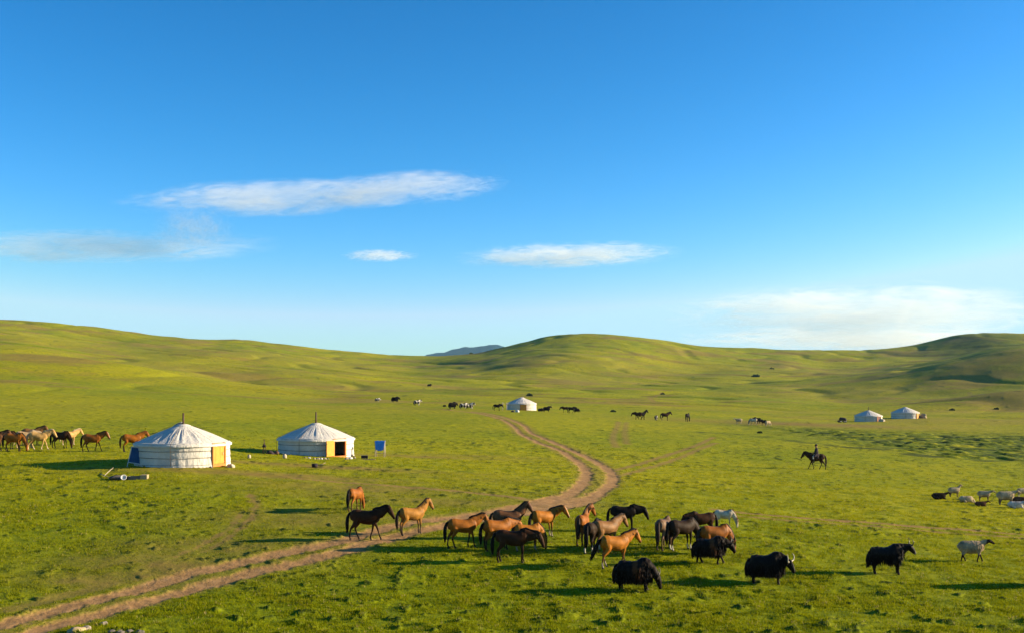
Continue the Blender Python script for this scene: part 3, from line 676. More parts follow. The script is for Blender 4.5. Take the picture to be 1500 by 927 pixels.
SM = {'white': coat('wool_white', (.48,.37,.22), (.50,.42,.33), .5, wool=True), 'blackface': coat('wool_pale_dark_face', (.40,.29,.17), (.028,.018,.014), 1., wool=True, belly=(.30,.22,.16)),
      'black': coat('wool_black', (.028,.020,.016), points=.3, wool=True), 'pied': coat('wool_pied', (.45,.345,.21), (.05,.035,.025), .3, pied=0.0, belly=(.10,.07,.05), wool=True),
      'red': coat('wool_red_marked', (.60,.52,.44), (.40,.09,.05), .9, wool=True), 'brown': coat('wool_brown', (.10,.05,.03), points=.4, wool=True)}
def part(name, me, mat, parent):
    me2 = me
    o = bpy.data.objects.new(name, me2); link(o, parent)
    if len(me2.materials) == 0: me2.materials.append(mat)
    o.material_slots[0].link = 'OBJECT'; o.material_slots[0].material = mat
    return o
def place_at(px, py):
    p = pick(px, py); return Vector((p.x, p.y, gz(p.x, p.y)-0.015))
def horse(px, py, ang, coatn, hairn, neck, stance, label, group, sc=1.0, yaw=0, tail=0.0, D=None):
    loc = place_at(px, py)
    e = empty('horse', label, 'horse', loc, R(ang), group, sc*.96)
    b, m, t = horse_meshes(neck, yaw, stance, tail)
    part('body', b, H[coatn], e); part('mane', m, HH[hairn], e); part('tail', t, HH[hairn], e); return e
def yak(px, py, ang, kind, neck, stance, label, group, sc=1.0, skirt=1.0, yaw=0, pale_horn=False, name='yak'):
    e = empty(name, label, name, place_at(px, py), R(ang), group, sc*.95)
    b, f, t, h1, h2 = yak_meshes(neck, stance, skirt, yaw); bm_, hm = YM[kind]
    part('body', b, bm_, e); part('long_hair', f, hm, e); part('tail', t, hm, e)
    for h in (h1, h2): part('horn', h, M_horn if pale_horn else M_horn_dark, e)
    return e
def sheep(px, py, ang, kind, neck, stance, label, group, sc=1.0, lying=False, yaw=0):
    e = sheep_meshes(neck, stance, lying, yaw)[0]
    o = part('sheep', e, SM[kind], None); o.location = place_at(px, py); o.rotation_euler = (0, 0, R(ang)); o.scale = (sc*.87,)*3
    return tag(o, label, 'sheep', group)

G1 = 'horses standing around the dirt track'; G2 = 'horses grazing beside the left ger'; GY = 'yaks walking over the near grass'; GF = 'small dark animals far out in the valley'; GS = 'sheep resting on the slope at the right'
horse(520,748, 68,'chestnut','black','graze','stand','chestnut horse seen from behind, just behind the dark brown horse on the track',G1,.88)
horse(535,790, -4,'dark_brown','black','level','walk','dark brown horse walking right along the dirt track, lead horse of the left pair',G1,1.0)
horse(603,781, 34,'buckskin','dark','up','stand','golden brown horse with raised head and pale face, standing on the dirt track',G1,.94)
horse(677,802,  20,'bay','black','level','step','orange brown horse with long black tail whose head hides behind the next horse',G1,.96, 0)
horse(728,804, 30,'bay','black','low','stand','reddish bay horse with dark rump between the black-tailed bay and the dark grazing horse',G1,1.0)
horse(743,788,  6,'brown','dark','up','square','brown bay horse with dark rump and raised head, rearmost of the middle cluster',G1,.98)
horse(772,806,  18,'orange','dark','graze','stand','bright orange horse half hidden behind the dark brown grazing horse',G1,.86)
horse(796,787, 32,'orange','dark','level','stand','light orange horse with dark mane at the right end of the middle cluster',G1,.92,-35)
horse(750,823, -3,'dark_brown','black','low','stand','dark brown horse with lowered head, frontmost of the middle cluster',G1,1.0)
horse(853,796, 74,'chestnut','dark','up','stand','chestnut horse seen from behind with its ears pricked above its back',G1,1.0,-25)
horse(868,808, 66,'pinto','black','low','step','black horse seen from behind with a white patch, between chestnut and tan horses',G1,.98)
horse(887,806, 38,'tan','dark','level','stand','tan brown horse with dusty neck behind the orange horse with sweeping tail',G1,1.0)
horse(900,829, 28,'orange','black','level','walk','orange horse with long dark sweeping tail, nearest to the curly grazing yak',G1,.98,0,.35)
horse(913,778,  0,'black','black','low','square','black horse with lowered head standing alone behind the orange and tan horses',G1,.90)
horse(972,804, 64,'greybrown','dark','graze','stand','grey brown horse with pale back seen from behind beside the black horse',G1,1.0)
horse(998,805, 30,'pinto','black','graze','stand','black horse with white face grazing between the grey brown and the chestnut horse',G1,1.0,-20)
horse(1030,788,195,'dark_brown','black','low','stand','small dark horse facing left with its back above the chestnut, near the white foal',G1,.85)
horse(1060,773, -6,'pale','red','graze','stand','white foal with brown tail grazing at the back of the right cluster',G1,.66)
horse(1046,812,  16,'chestnut','dark','graze','stand','chestnut horse grazing behind the brown-backed yak',G1,.96)
# horses beside the left ger
horse(8,657,   4,'dark_brown','black','graze','stand','dark bay horse at the left edge, behind the grazing brown horse',G2,1.0)
horse(-9,660,  8,'brown','black','level','stand','brown horse cut by the left edge of the photo with pale lower legs',G2,1.0)
horse(20,661, -2,'bay','dark','graze','step','reddish brown horse grazing, second from the left edge in front of the cream horses',G2,1.0)
horse(37,656, 18,'cream','pale','low','stand','cream horse half hidden between the brown grazing and the palomino horse',G2,.98)
horse(46,652, 10,'tan','dark','level','stand','tan horse with dark mane raised behind the palomino horse',G2,1.02)
horse(56,659, 10,'palomino','pale','level','walk','golden palomino horse standing in front of the herd beside the left ger',G2,1.0)
horse(88,656, -8,'dark_brown','black','graze','stand','dark brown horse grazing between the palomino and the lone walking horse',G2,.96)
horse(101,652, 40,'palomino','pale','level','stand','pale yellow horse looking up behind the dark brown grazing horse',G2,.86)
horse(135,661, 4,'chestnut','black','level','walk','lone red brown horse walking right between the herd and the left ger',G2,.98)
horse(193,661, 22,'bay','red','level','stand','brown horse standing directly left of the shaded side of the left ger',G2,1.0)
# rider
RH = horse(1196,687,176,'dark_brown','dark','level','stride','dark saddled horse walking left under its rider',None,.98)

# yaks
yak(1041,826, -5,'brown','low','walk','black yak with brown back walking right in front of the chestnut horse',GY,.98, .8)
yak(930,865, -12,'brown','graze','stand','shaggy black yak with brown shoulder grazing, nearest animal in the valley',GY,1.06, 1.0)
yak(1124,853, -8,'black','low','stand','round black yak with curved pale horns walking second nearest, alone',GY,1.06, 1.0, -35, True)
yak(1300,840, -4,'whiteleg','up','stand','black yak with raised head and upright horns, at the right next to a pale sheep',GY,1.04, .45)
yak(1541,856,  4,'black','low','stand','black yak mostly beyond the right edge, its shadow lying on the grass',GY,1.15, 1.0)
# far animals
yak(553,587, 10,'pied','low','stand','black and white yak farthest left of the distant animals',GF,.85,.6)
yak(579,588,  5,'black','low','walk','black yak second from left in the distance, with raised shoulder',GF,1.3,.8)
yak(611,593, 25,'pied','up','walk','black and white yak third from left among the distant animals',GF,1.1,.4)
yak(651,595,  5,'black','graze','stand','small dark calf low in the distant grass left of the round black yak',GF,.45,.8)
yak(663,598, 30,'black','low','stand','round black yak left of the pack of pied ones in the distance',GF,1.2,1.0)
yak(679,598, 12,'pied','low','stand','left animal of the overlapping black and white distant pair',GF,1.1,.4)
yak(688,598, -10,'pied','up','walk','right animal of the overlapping black and white distant pair',GF,1.1,.6)
yak(629,566, 5,'black','low','stand','tiny black yak alone on the far slope above the herd',GF,1.2,.8)
horse(728,601,  4,'black','black','low','square','black horse standing left of the distant ger with the orange door',GF,.95)
yak(792,603, 0,'black','graze','stand','dark low calf just right of the distant ger with the orange door',GF,.65,1.0)
yak(801,603, 6,'black','up','stand','black yak standing right of the distant ger with the orange door',GF,.95,.7)
horse(828,604, 184,'dark_brown','black','low','stand','leftmost dark horse of the trio right of the distant ger',GF,.85)
horse(837,605, 4,'black','black','low','walk','middle dark horse of the trio right of the distant ger',GF,.9)
yak(845,604, 0,'black','graze','stand','low dark calf at the right end of the trio near the distant ger',GF,.7,.9)
horse(935,614, 170,'dark_brown','black','low','stand','left horse of the dark pair right of the track in the distance',GF,.95)
horse(940,614,  12,'black','black','up','stand','right horse of the dark pair right of the track in the distance',GF,1.0)
yak(961,615, 75,'pied','low','stand','small pied calf between the dark pair and the single dark horse',GF,.75,.3)
horse(974,615,  8,'dark_brown','black','level','stand','single dark brown horse right of the small pied calf',GF,1.0)
horse(1007,617, 62,'black','black','graze','stand','lone black horse seen from behind in the middle distance',GF,1.05)
sheep(1082,620, 185,'white','level','walk','white goat-like sheep walking left, alone at the wet ground',GF,1.35)
horse(1104,622, 175,'pale','dark','graze','stand','white and dark horse left in the distant huddle by the wet ground',GF,.85)
yak(1109,619, 170,'black','low','stand','black yak behind the white horse in the distant huddle',GF,.95,.6)
horse(1119,623, 120,'dark_brown','black','low','stand','dark brown horse inside the distant huddle by the wet ground',GF,.8)
sheep(1125,624, 30,'white','graze','stand','white sheep at the right end of the distant huddle',GF,1.3)
# sheep
sheep(1424,823, -2,'blackface','level','walk','large shaggy pale sheep with black face and legs walking alone at the right',GS,1.34)
sheep(1376,731, 2,'black','level','stand','black sheep lying down, leftmost of the resting sheep',GS,1.12,True)
sheep(1398,727, 6,'pied','up','stand','standing white sheep with raised pale head and dark flank',GS,.98)
sheep(1416,735, 4,'white','graze','stand','white sheep lying between the two standing white ones',GS,1.10,True)
sheep(1442,733, -5,'pied','level','stand','standing white sheep looking right above a dark lying lamb',GS,1.0,False,-15)
sheep(1437,741, 0,'brown','level','stand','dark brown lamb lying in front of the standing white sheep',GS,.85,True)
sheep(1474,740, 0,'pied','level','stand','biggest white sheep with dark belly behind the red marked one',GS,1.35,False)
sheep(1492,736, 170,'brown','level','stand','dark sheep lying at the right edge behind the red marked one',GS,1.05,True)
sheep(1489,744, -6,'red','level','stand','lying white sheep with red marked head at the right edge',GS,1.15,True)
sheep(1498,728, 10,'white','up','stand','white sheep standing at the right edge behind the dark lying one',GS,.95)
print('animals done')
# ---------------------------------------------------------------- gers and things
def canvas(name, col=(.66,.62,.55)):
    m, nt = new_mat(name); tc = N(nt, 'ShaderNodeTexCoord').outputs['Object']
    f = noise(nt, tc, 1.3, 5, .6); g = noise(nt, tc, 7.0, 5, .7)
    c = mixc(nt, ramp(nt, f, [(.35, 0.), (.7, 1.)]), tuple(x*.80 for x in col), col)
    c = mixc(nt, ramp(nt, g, [(.55, 0.), (.8, .5)]), c, (.42, .38, .32))
    mp = N(nt, 'ShaderNodeMapping'); nt.links.new(tc, mp.inputs[0]); mp.inputs['Scale'].default_value = (2.2, 2.2, .6)
    wr = noise(nt, mp.outputs[0], 2.2, 5, .65, .6)
    finish(nt, c, .9, wr, .8, .09, .1); return m
M_canvas = canvas('white_canvas'); M_canvas_old = canvas('grey_canvas', (.55,.53,.50))
M_rope = simple('dark_rope', (.10,.08,.06)); M_orange = simple('orange_paint', (.62,.26,.035), .5, .15, 4); M_frame = simple('door_frame_paint', (.50,.17,.03), .5, .2, 4)
M_trim = simple('pale_trim', (.60,.42,.16), .5, .1, 4); M_inside = simple('dark_felt', (.06,.03,.025)); M_pipe = simple('rusty_pipe', (.085,.045,.032), .6, .4, 5); M_wood = simple('old_wood', (.34,.25,.16), .8, .3, 5)
M_darkdoor = simple('dark_red_door', (.16,.045,.03), .5); M_stone = simple('pale_stone', (.28,.235,.18), .9, .25, 4); M_stone_dark = simple('dark_stone', (.14,.12,.10), .9, .3, 4)
M_blue = simple('blue_tarp', (.02,.20,.72), .45, .2, 3); M_navy = simple('navy_panel', (.012,.035,.10), .25, .3, 3, spec=.6); M_steel = simple('grey_steel', (.45,.46,.47), .45, .2, 4)
M_black = simple('black_plastic', (.02,.02,.022), .5); M_white = simple('white_enamel', (.55,.53,.50), .4, .08, 4); M_card = simple('tan_board', (.36,.27,.15), .85, .2, 4); M_cloth_dark = simple('dark_cloth', (.030,.022,.028), .85, .3, 6)
M_sack = simple('pale_sack', (.42,.36,.27), .9, .2, 6); M_soil = simple('trodden_ash', (.10,.085,.07), .95, .3, 3)
def box(bm, lo, hi, mat=0, bev=0.0):
    x0,y0,z0 = lo; x1,y1,z1 = hi
    v = [bm.verts.new(p) for p in ((x0,y0,z0),(x1,y0,z0),(x1,y1,z0),(x0,y1,z0),(x0,y0,z1),(x1,y0,z1),(x1,y1,z1),(x0,y1,z1))]
    fs = [bm.faces.new([v[i] for i in q]) for q in ((3,2,1,0),(4,5,6,7),(0,1,5,4),(1,2,6,5),(2,3,7,6),(3,0,4,7))]
    for f in fs: f.material_index = mat
    if bev: bmesh.ops.bevel(bm, geom=list({e for f in fs for e in f.edges}), offset=bev, segments=2, affect='EDGES')
def bar(bm, a, b, r, n=8):
    a = Vector(a); b = Vector(b); d = (b-a).normalized(); rf = (0,0,1) if abs(d.z) < .9 else (1,0,0)
    loft(bm, [(a, r, r), (b, r, r)], ref=rf, n=n)
def obj(name, bm, mat, parent=None, smooth=False):
    bmesh.ops.recalc_face_normals(bm, faces=bm.faces)
    me = bpy.data.meshes.new(name); bm.to_mesh(me); bm.free()
    me.polygons.foreach_set('use_smooth', np.full(len(me.polygons), bool(smooth)))
    o = bpy.data.objects.new(name, me); me.materials.append(mat); return link(o, parent)
def ger(px, py_center, door_deg, label, sc=1.0, door='closed', mat=None, seed=0, chimney=True, ridge=.0, blue_flap=False, pipe_h=.82):
    """door_deg: world direction the door looks to; py_center: photo row of the floor's centre"""
    loc = place_at(px, py_center); loc.z -= .03
    e = empty('ger', label, 'ger', loc, R(door_deg), None, sc); mat = mat or M_canvas
    rng = np.random.default_rng(seed); Rw, hw = 2.95, 1.42; dh = R(11)       # local +X looks out of the door
    # wall: bands of canvas pulled in by ropes, open at the door
    n, m = 150, 26; A = np.linspace(dh, 2*np.pi-dh, n); zz = np.linspace(-.12, hw, m)
    AA, ZZ = np.meshgrid(A, zz)
    belts = [0.06, .50, .93, 1.34]
    pin = sum(np.exp(-((ZZ-b)/.03)**2) for b in belts)
    w = gnoise(AA*9+seed, ZZ*1.3, seed+1)*.035+gnoise(AA*26, ZZ*2.5+seed, seed+2)*.018
    rad = Rw+.014*np.sin(np.clip(ZZ, 0, 9)*math.pi/.43)**2+w*.8-.012*pin+.05*np.exp(-np.clip(ZZ, 0, 9)/.12)
    V = np.stack([np.cos(AA)*rad, np.sin(AA)*rad, ZZ], -1).reshape(-1, 3)
    I = np.arange(n*m).reshape(m, n); Q = np.stack([I[:-1,:-1], I[:-1,1:], I[1:,1:], I[1:,:-1]], -1).reshape(-1, 4)
    wall = mesh_np('wall', V, Q, mat, True, None, e)
    sol = wall.modifiers.new('thickness', 'SOLIDIFY'); sol.thickness = .05; sol.offset = -1
    # wall strip above the door
    bm = bmesh.new()
    for k in range(7):
        pass
    bm.free()
    # roof
    n, m = 220, 22; A = np.linspace(0, 2*np.pi, n, endpoint=False); tt = np.linspace(0, 1, m); AA, TT = np.meshgrid(A, tt)
    rad = (Rw+.13)*(1-TT)+.55*TT; z = hw-.10+(2.52-hw)*TT+.02*np.sin(TT*math.pi)
    z = np.where(TT < .04, z-.0, z); fold = (gnoise(AA*13+seed, TT*1.2, seed+5)*.6+gnoise(AA*31+seed, TT*.8, seed+6)*.35)*.058*np.sin(np.clip(TT*1.15, 0, 1)*math.pi)**.6
    z = z+fold
    V = np.stack([np.cos(AA)*rad, np.sin(AA)*rad, z], -1).reshape(-1, 3)
    # hem hanging over the wall
    hem = np.stack([np.cos(A)*(Rw+.12), np.sin(A)*(Rw+.12), np.full(n, hw-.22)+.02*gnoise(A*20, A*0, seed)], -1)
    V = np.vstack([hem, V]); I = np.arange(n*(m+1)).reshape(m+1, n); J = np.roll(I, -1, 1)
    Q = np.stack([I[:-1], J[:-1], J[1:], I[1:]], -1).reshape(-1, 4)
    roof = mesh_np('roof', V, Q, mat, True, None, e)
    # crown dome and cloth flap
    bm = bmesh.new(); loft(bm, [((0,0,2.36),.56,.56), ((0,0,2.45),.50,.50), ((0,0,2.52),.34,.34), ((0,0,2.56),.15,.15), ((0,0,2.565),.04,.04)], ref=(0,1,0), n=28); crown = obj('crown_cover', bm, mat, e, True)
    bm = bmesh.new(); loft(bm, [((0,0,2.40),.555,.555), ((0,0,2.425),.555,.555)], n=28); obj('crown_ring', bm, M_rope, crown, True)
    if blue_flap:
        fn = 10; Vf = []; back = R(150)
        for i in range(fn):
            for j in range(fn):
                rr = .15+1.35*i/(fn-1); aa = back+(j/(fn-1)-.5)*.9*(1-.3*i/(fn-1)); zf = np.interp(rr, [0,.6,3.08], [2.66,2.50,1.39])+.035
                Vf.append((math.cos(aa)*rr, math.sin(aa)*rr, zf+.02*math.sin(j*2.3)))
        I = np.arange(fn*fn).reshape(fn, fn); Q = np.stack([I[:-1,:-1], I[:-1,1:], I[1:,1:], I[1:,:-1]], -1).reshape(-1,4)
        fl = mesh_np('roof_flap', np.array(Vf), Q, M_canvas_old, True, None, e); s2 = fl.modifiers.new('t', 'SOLIDIFY'); s2.thickness = .02
    if chimney:
        bm = bmesh.new(); loft(bm, [((.12,-.1,2.3),.062,.062), ((.12,-.1,2.62+pipe_h-.05),.058,.058)], n=12); cp = obj('chimney', bm, M_pipe, e, True)
        bm = bmesh.new(); loft(bm, [((.12,-.1,2.56),.10,.10), ((.12,-.1,2.62),.075,.075)], n=12); obj('chimney_collar', bm, M_rope, cp, True)
    # belts
    for b in belts:
        bm = bmesh.new(); k = 90
        P = [(math.cos(a)*(Rw+.038+.02*math.sin(a*9+b*7)), math.sin(a)*(Rw+.038+.02*math.sin(a*9+b*7)), b+.012*math.sin(a*4+b*5)) for a in np.linspace(dh, 2*math.pi-dh, k)]
        loft(bm, [(p, .013, .016) for p in P], ref=(0,0,1), n=6); obj('rope', bm, M_rope, e, True)
    for a in (1.2, 2.6, 3.9, 5.2):                                  # roof ropes down to the ground
        bm = bmesh.new(); P = [(math.cos(a)*r, math.sin(a)*r, z) for r, z in ((.7,2.44), (1.9,1.93), (Rw+.15,hw-.04), (Rw+.19,hw-.25), (Rw+.16,.02))]
        loft(bm, [(p, .014, .014) for p in P], ref=(-math.sin(a), math.cos(a), 0), n=6); obj('rope', bm, M_rope, e, True)
    # door
    fm, pm = (M_frame, M_orange) if door != 'dark' else (M_frame, M_darkdoor)
    xo = Rw*math.cos(dh)+.03; y1 = Rw*math.sin(dh)+.02
    bm = bmesh.new()
    for s in (-1, 1): box(bm, (xo-.12, s*y1-.05, -.1), (xo+.07, s*y1+.05, 1.40))
    box(bm, (xo-.12, -y1+.052, 1.30), (xo+.068, y1-.052, 1.398)); box(bm, (xo-.12, -y1+.052, -.1), (xo+.068, y1-.052, .07))
    fr = obj('door_frame', bm, fm, e)
    def leaf(name, hinge, wdt, ang, thick=.04):
        bm = bmesh.new(); g = 5; 
        for i in range(g):
            y0 = i*wdt/g; box(bm, (-.002*(i % 2), y0+.004, .08), (thick+.006*(i % 2), y0+wdt/g-.004, 1.285))
        box(bm, (-.02, .03, .25), (-.001-.002, wdt-.03, .33)); box(bm, (-.02, .03, 1.0), (-.003, wdt-.03, 1.08))
        box(bm, (thick+.008, .02, .14), (thick+.022, wdt-.02, .22)); box(bm, (thick+.008, .02, 1.12), (thick+.022, wdt-.02, 1.20))
        o = obj(name, bm, pm, e); o.location = hinge; o.rotation_euler = (0, 0, ang)
        bm = bmesh.new(); loft(bm, [((thick+.02, wdt*.82, .62),.018,.018), ((thick+.07, wdt*.82, .64),.016,.016), ((thick+.07, wdt*.82, .76),.016,.016), ((thick+.02, wdt*.82, .78),.018,.018)], n=8)
        obj('handle', bm, M_steel, o, True); return o
    if door == 'open': leaf('door', (xo+.06, -y1+.05, 0), 2*y1-.12, R(-163))
    else: leaf('door', (xo-.02, -y1+.06, 0), 2*y1-.12, 0)
    # floor and felt inside, seen through an open door
    bm = bmesh.new(); loft(bm, [((0,0,-.06),Rw-.15,Rw-.15), ((0,0,.015),Rw-.15,Rw-.15)], n=40); obj('floor_boards', bm, M_inside, e)
    return e
ger(268,678,-25,'large white ger with closed orange door and tall chimney, nearest the left edge',1.0,'closed',None,3,True,0,True,.70)
ger(463,665,-42,'white ger with its orange door standing open beside the blue tarp stand',1.0,'open',None,11,True,0,False,.85)
ger(764,600,-84,'distant white ger with orange door in the middle of the valley',1.0,'closed',None,21,False,0,True)
ger(1272,616,-58,'bluish ger with dark door and thin chimney, left of the distant pair',.92,'dark',None,31,True,0,False,.8)
ger(1326,612,-46,'bluish ger with orange door and no chimney, right of the distant pair',1.0,'closed',None,41,False)

# solar panel leaning left of the first ger
def at(px, py, dz=0.): p = place_at(px, py); p.z += dz; return p
p = at(186,683); e = empty('solar_panel', 'dark blue panel in a pale frame leaning against the left ger', 'solar panel', p, R(8))
bm = bmesh.new(); box(bm, (-.02,-.02,0), (.02,.02,1.35)); box(bm, (.78,-.02,0), (.82,.02,1.35)); box(bm, (.021,-.018,1.31), (.779,.018,1.35)); box(bm, (.021,-.018,.30), (.779,.018,.34)); fr = obj('frame', bm, M_white, e); 
bm = bmesh.new(); box(bm, (.03,-.010,.35), (.77,.010,1.30)); obj('panel', bm, M_navy, e)
for c in e.children: c.rotation_euler = (R(-14), R(10), 0)
# leaning pole at the ger wall
p = at(232,684); bm = bmesh.new(); bar(bm, (0,0,-.03), (.10,.28,.60), .025); o = obj('leaning_plank', bm, M_white); o.location = p; tag(o, 'short white plank leaning on the wall of the left ger', 'plank')
# fire pit / trough in front of the left ger
def trough(px, py):
    e = empty('feed_trough', 'low grey trough with tan board end in front of the left ger', 'trough', at(px, py), R(6), None, .78)
    bm = bmesh.new(); box(bm, (-.1,-.28,0), (.72,-.24,.26)); box(bm, (-.1,.24,0), (.72,.28,.26)); box(bm, (-.1,-.238,.0), (.72,.238,.04)); box(bm, (-.14,-.28,0), (-.102,.28,.26)); obj('basin', bm, M_stone_dark, e)
    bm = bmesh.new(); box(bm, (.725,-.32,0), (1.22,.32,.36), bev=.02); obj('board_end', bm, M_card, e)
    return e
trough(192,701)
def blob(name, px, py, r, mat, label, cat, seed=1, squash=.7, group=None, parent=None, stretch=1.0, dz=0.):
    bm = bmesh.new(); bmesh.ops.create_icosphere(bm, subdivisions=3, radius=r)
    c = np.array([v.co[:] for v in bm.verts]); k = 1.1/r
    d = gnoise(c[:,0]*k+seed*3.1, c[:,1]*k+c[:,2]*k*.7, seed)*.45+gnoise(c[:,0]*k*2.6, c[:,2]*k*2.6+seed, seed+1)*.18
    for v, q in zip(bm.verts, d):
        v.co *= 1+q; v.co.z = max(v.co.z*squash, -r*.35); v.co.x *= stretch
    o = obj(name, bm, mat, parent, True)
    if label: 
        o.location = at(px, py, r*.25+dz); o.rotation_euler = (0, 0, seed*1.3); tag(o, label, cat, group)
    return o
e = empty('wash_basin', 'round white enamel basin lying tilted beside the grey trough', 'basin', at(187,701)+Vector((-.15,-.25,0)), 0, None, .72)
bm = bmesh.new(); n = 24; prof = [(.02,0),(.14,0),(.20,.10),(.24,.11),(.235,.125),(.19,.115),(.13,.02),(.02,.015)]
rings = [[bm.verts.new((math.cos(2*math.pi*k/n)*r, math.sin(2*math.pi*k/n)*r, z)) for k in range(n)] for r, z in prof]
for a, b in zip(rings[:-1], rings[1:]):
    for k in range(n): bm.faces.new((a[k], a[(k+1)%n], b[(k+1)%n], b[k]))
bm.faces.new(rings[0]); bm.faces.new(rings[-1]); b_ = obj('bowl', bm, M_white, e, True); b_.rotation_euler = (R(60), 0, R(20)); b_.location = (0,0,.16)
blob('ash_heap', 174, 701, .42, M_soil, 'dark flat heap of ash left of the white basin', 'ash heap', 5, .32, None, None, 1.5)
for i, (a, b, lab) in enumerate((((152,697),(166,690),'pale stick lying crosswise in the grass left of the ash heap'), ((146,694),(160,700),'short pale stick lying nearest the lone horse shadow'))):
    A = at(*a, .04); B = at(*b, .10+.15*(i == 0)); bm = bmesh.new(); loft(bm, [((0,0,0),.022,.022), ((B-A)*.5+Vector((0,0,.02)),.02,.02), (B-A,.014,.014)], ref=(0,0,1), n=7)
    o = obj('stick', bm, M_sack, None, True); o.location = A; tag(o, lab, 'stick')
# around ger one
blob('sack_pile', 338, 684, .26, M_sack, 'pale bundle beside the closed orange door of the left ger', 'bundle', 8, .8)
blob('stone', 309, 685, .12, M_stone_dark, 'dark stone at the left foot of the closed orange door', 'stone', 9)
# post with bag, left of ger two
e = empty('tripod_stand', 'thin dark pole tripod with a bag hanging from it left of the open ger', 'tripod', at(387,664), 0)
for k, (x, y) in enumerate(((-.16,.08), (.16,.06), (0,-.18))):
    bm = bmesh.new(); bar(bm, (x, y, -.02), (-x*.15, -y*.15, 1.08), .022); obj('leg', bm, M_pipe, e, True)
bg_ = blob('bag', 0, 0, .15, M_cloth_dark, None, None, 4, 1.25, None, e); bg_.location = (0,0,.55)
blob('dark_bundle', 396, 665, .28, M_cloth_dark, 'dark bundle on the grass against the shaded side of the open ger', 'bundle', 12, .8)
blob('brown_bundle', 404, 665, .24, simple('brown_cloth', (.12,.06,.04)), 'brown bundle touching the shaded wall of the open ger', 'bundle', 13, .9)
def can(px, py, r, h, mat, name, label, cat):
    e = empty(name, label, cat, at(px, py), 0)
    bm = bmesh.new(); loft(bm, [((0,0,0),r,r), ((0,0,h*.72),r,r), ((0,0,h*.88),r*.62,r*.62), ((0,0,h*.97),r*.60,r*.60)], n=16); obj('body', bm, mat, e, True)
    bm = bmesh.new(); loft(bm, [((0,0,h*.975),r*.72,r*.72), ((0,0,h),r*.72,r*.72)], n=16); obj('lid', bm, mat, e, True)
    bm = bmesh.new(); loft(bm, [((-r*.6,0,h*.9),.012,.012), ((-r*1.0,0,h*.98),.012,.012), ((-r*.7,0,h*1.08),.012,.012)], ref=(0,1,0), n=6); obj('handle', bm, mat, e, True)
can(365,671,.12,.26,M_sack,'milk_can','pale can standing alone in the shadow between the two near gers','can')
can(417,671,.15,.32,M_sack,'milk_can','cream container in front of the shaded wall of the open ger','can')
# stones and clutter along the foot of ger two
rs = random.Random(5)
for i, (x, y, r, mt) in enumerate(((447,671,.10,M_stone_dark),(453,671,.11,M_white),(460,672,.12,M_stone),(466,672,.13,M_stone),(471,672,.11,M_white),(476,672,.12,M_stone),(480,672,.10,M_stone_dark),(508,672,.15,M_stone),(513,671,.17,M_white),(519,670,.11,M_stone),(516,668,.14,M_cloth_dark))):
    lab = ['dark stone leftmost of the row at the foot of the open ger','white stone second in the row along the open ger','pale stone third in the row along the open ger','larger pale stone in the middle of the row along the open ger','whitish stone right of the middle of the row along the open ger','pale stone next to the open orange door leaf','dark little stone under the open orange door leaf','pale stone just right of the open doorway','big white bundle of stone right of the open doorway','small pale stone at the right rim of the open ger','dark heap leaning on the right rim of the open ger'][i]
    blob('stone', x, y, r, mt, lab, 'stone', 20+i, .75, 'stones along the foot of the open ger')
# box between ger two and the blue stand, with a plank
e = empty('tool_box', 'dark flat box on the grass between the open ger and the blue stand', 'box', at(534,671), R(5))
bm = bmesh.new(); box(bm, (-.25,-.2,0), (.25,.2,.19), bev=.02); obj('body', bm, M_cloth_dark, e); bm = bmesh.new(); box(bm, (-.26,-.21,.195), (.26,.21,.25), bev=.015); obj('lid', bm, M_black, e)
bm = bmesh.new(); box(bm, (0,0,0), (1.0,.14,.06)); o = obj('plank', bm, M_card); o.location = at(530,673); tag(o, 'thin pale plank lying beside the dark flat box', 'plank')
# stove / pan on the ground in front of ger two
e = empty('cooking_pot', 'dark pot with a long handle on the grass in front of the open ger', 'pot', at(461,684), R(8))
bm = bmesh.new(); loft(bm, [((0,0,0),.16,.16), ((0,0,.10),.21,.21), ((0,0,.24),.20,.20)], n=18); obj('body', bm, M_cloth_dark, e, True)
bm = bmesh.new(); loft(bm, [((.18,0,.14),.03,.03), ((.45,0,.18),.025,.025), ((.72,0,.30),.02,.02)], ref=(0,1,0), n=8); obj('handle', bm, M_wood, e, True)
# blue tarp stand
e = empty('drying_rack', 'blue tarpaulin hung over a pale wooden frame right of the open ger', 'rack', at(557,669), R(-6))
for x in (-.36, .36):
    for y in (-.22, .22):
        bm = bmesh.new(); bar(bm, (x, y*1.3, -.03), (x*.96, y*.5, 1.28), .035); obj('leg', bm, M_sack, e, True)
bm = bmesh.new(); bar(bm, (-.42,.11,1.25), (.42,.11,1.25), .025); bar(bm, (-.42,-.11,1.25), (.42,-.11,1.25), .025); bar(bm, (-.36,-.2,.32), (.36,-.2,.32), .022); obj('rail', bm, M_wood, e, True)
n, m = 30, 26; Vt = []
for i in range(m):
    s = i/(m-1)
    for j in range(n):
        u = j/(n-1)*2-1
        if s < .12: yy = .15-.30*s/.12; zz_ = 1.285+.01*math.sin(u*8)
        else: yy = -.16-.03*math.sin(u*7+s*3)*s-.03*s; zz_ = 1.28-(s-.12)*.86*(1-.18*abs(u)**3)
        Vt.append((u*(.41-.07*s), yy, zz_))
I = np.arange(n*m).reshape(m, n); Q = np.stack([I[:-1,:-1], I[:-1,1:], I[1:,1:], I[1:,:-1]], -1).reshape(-1,4)
o = mesh_np('tarpaulin', np.array(Vt), Q, M_blue, True, None, e); s2 = o.modifiers.new('t', 'SOLIDIFY'); s2.thickness = .012
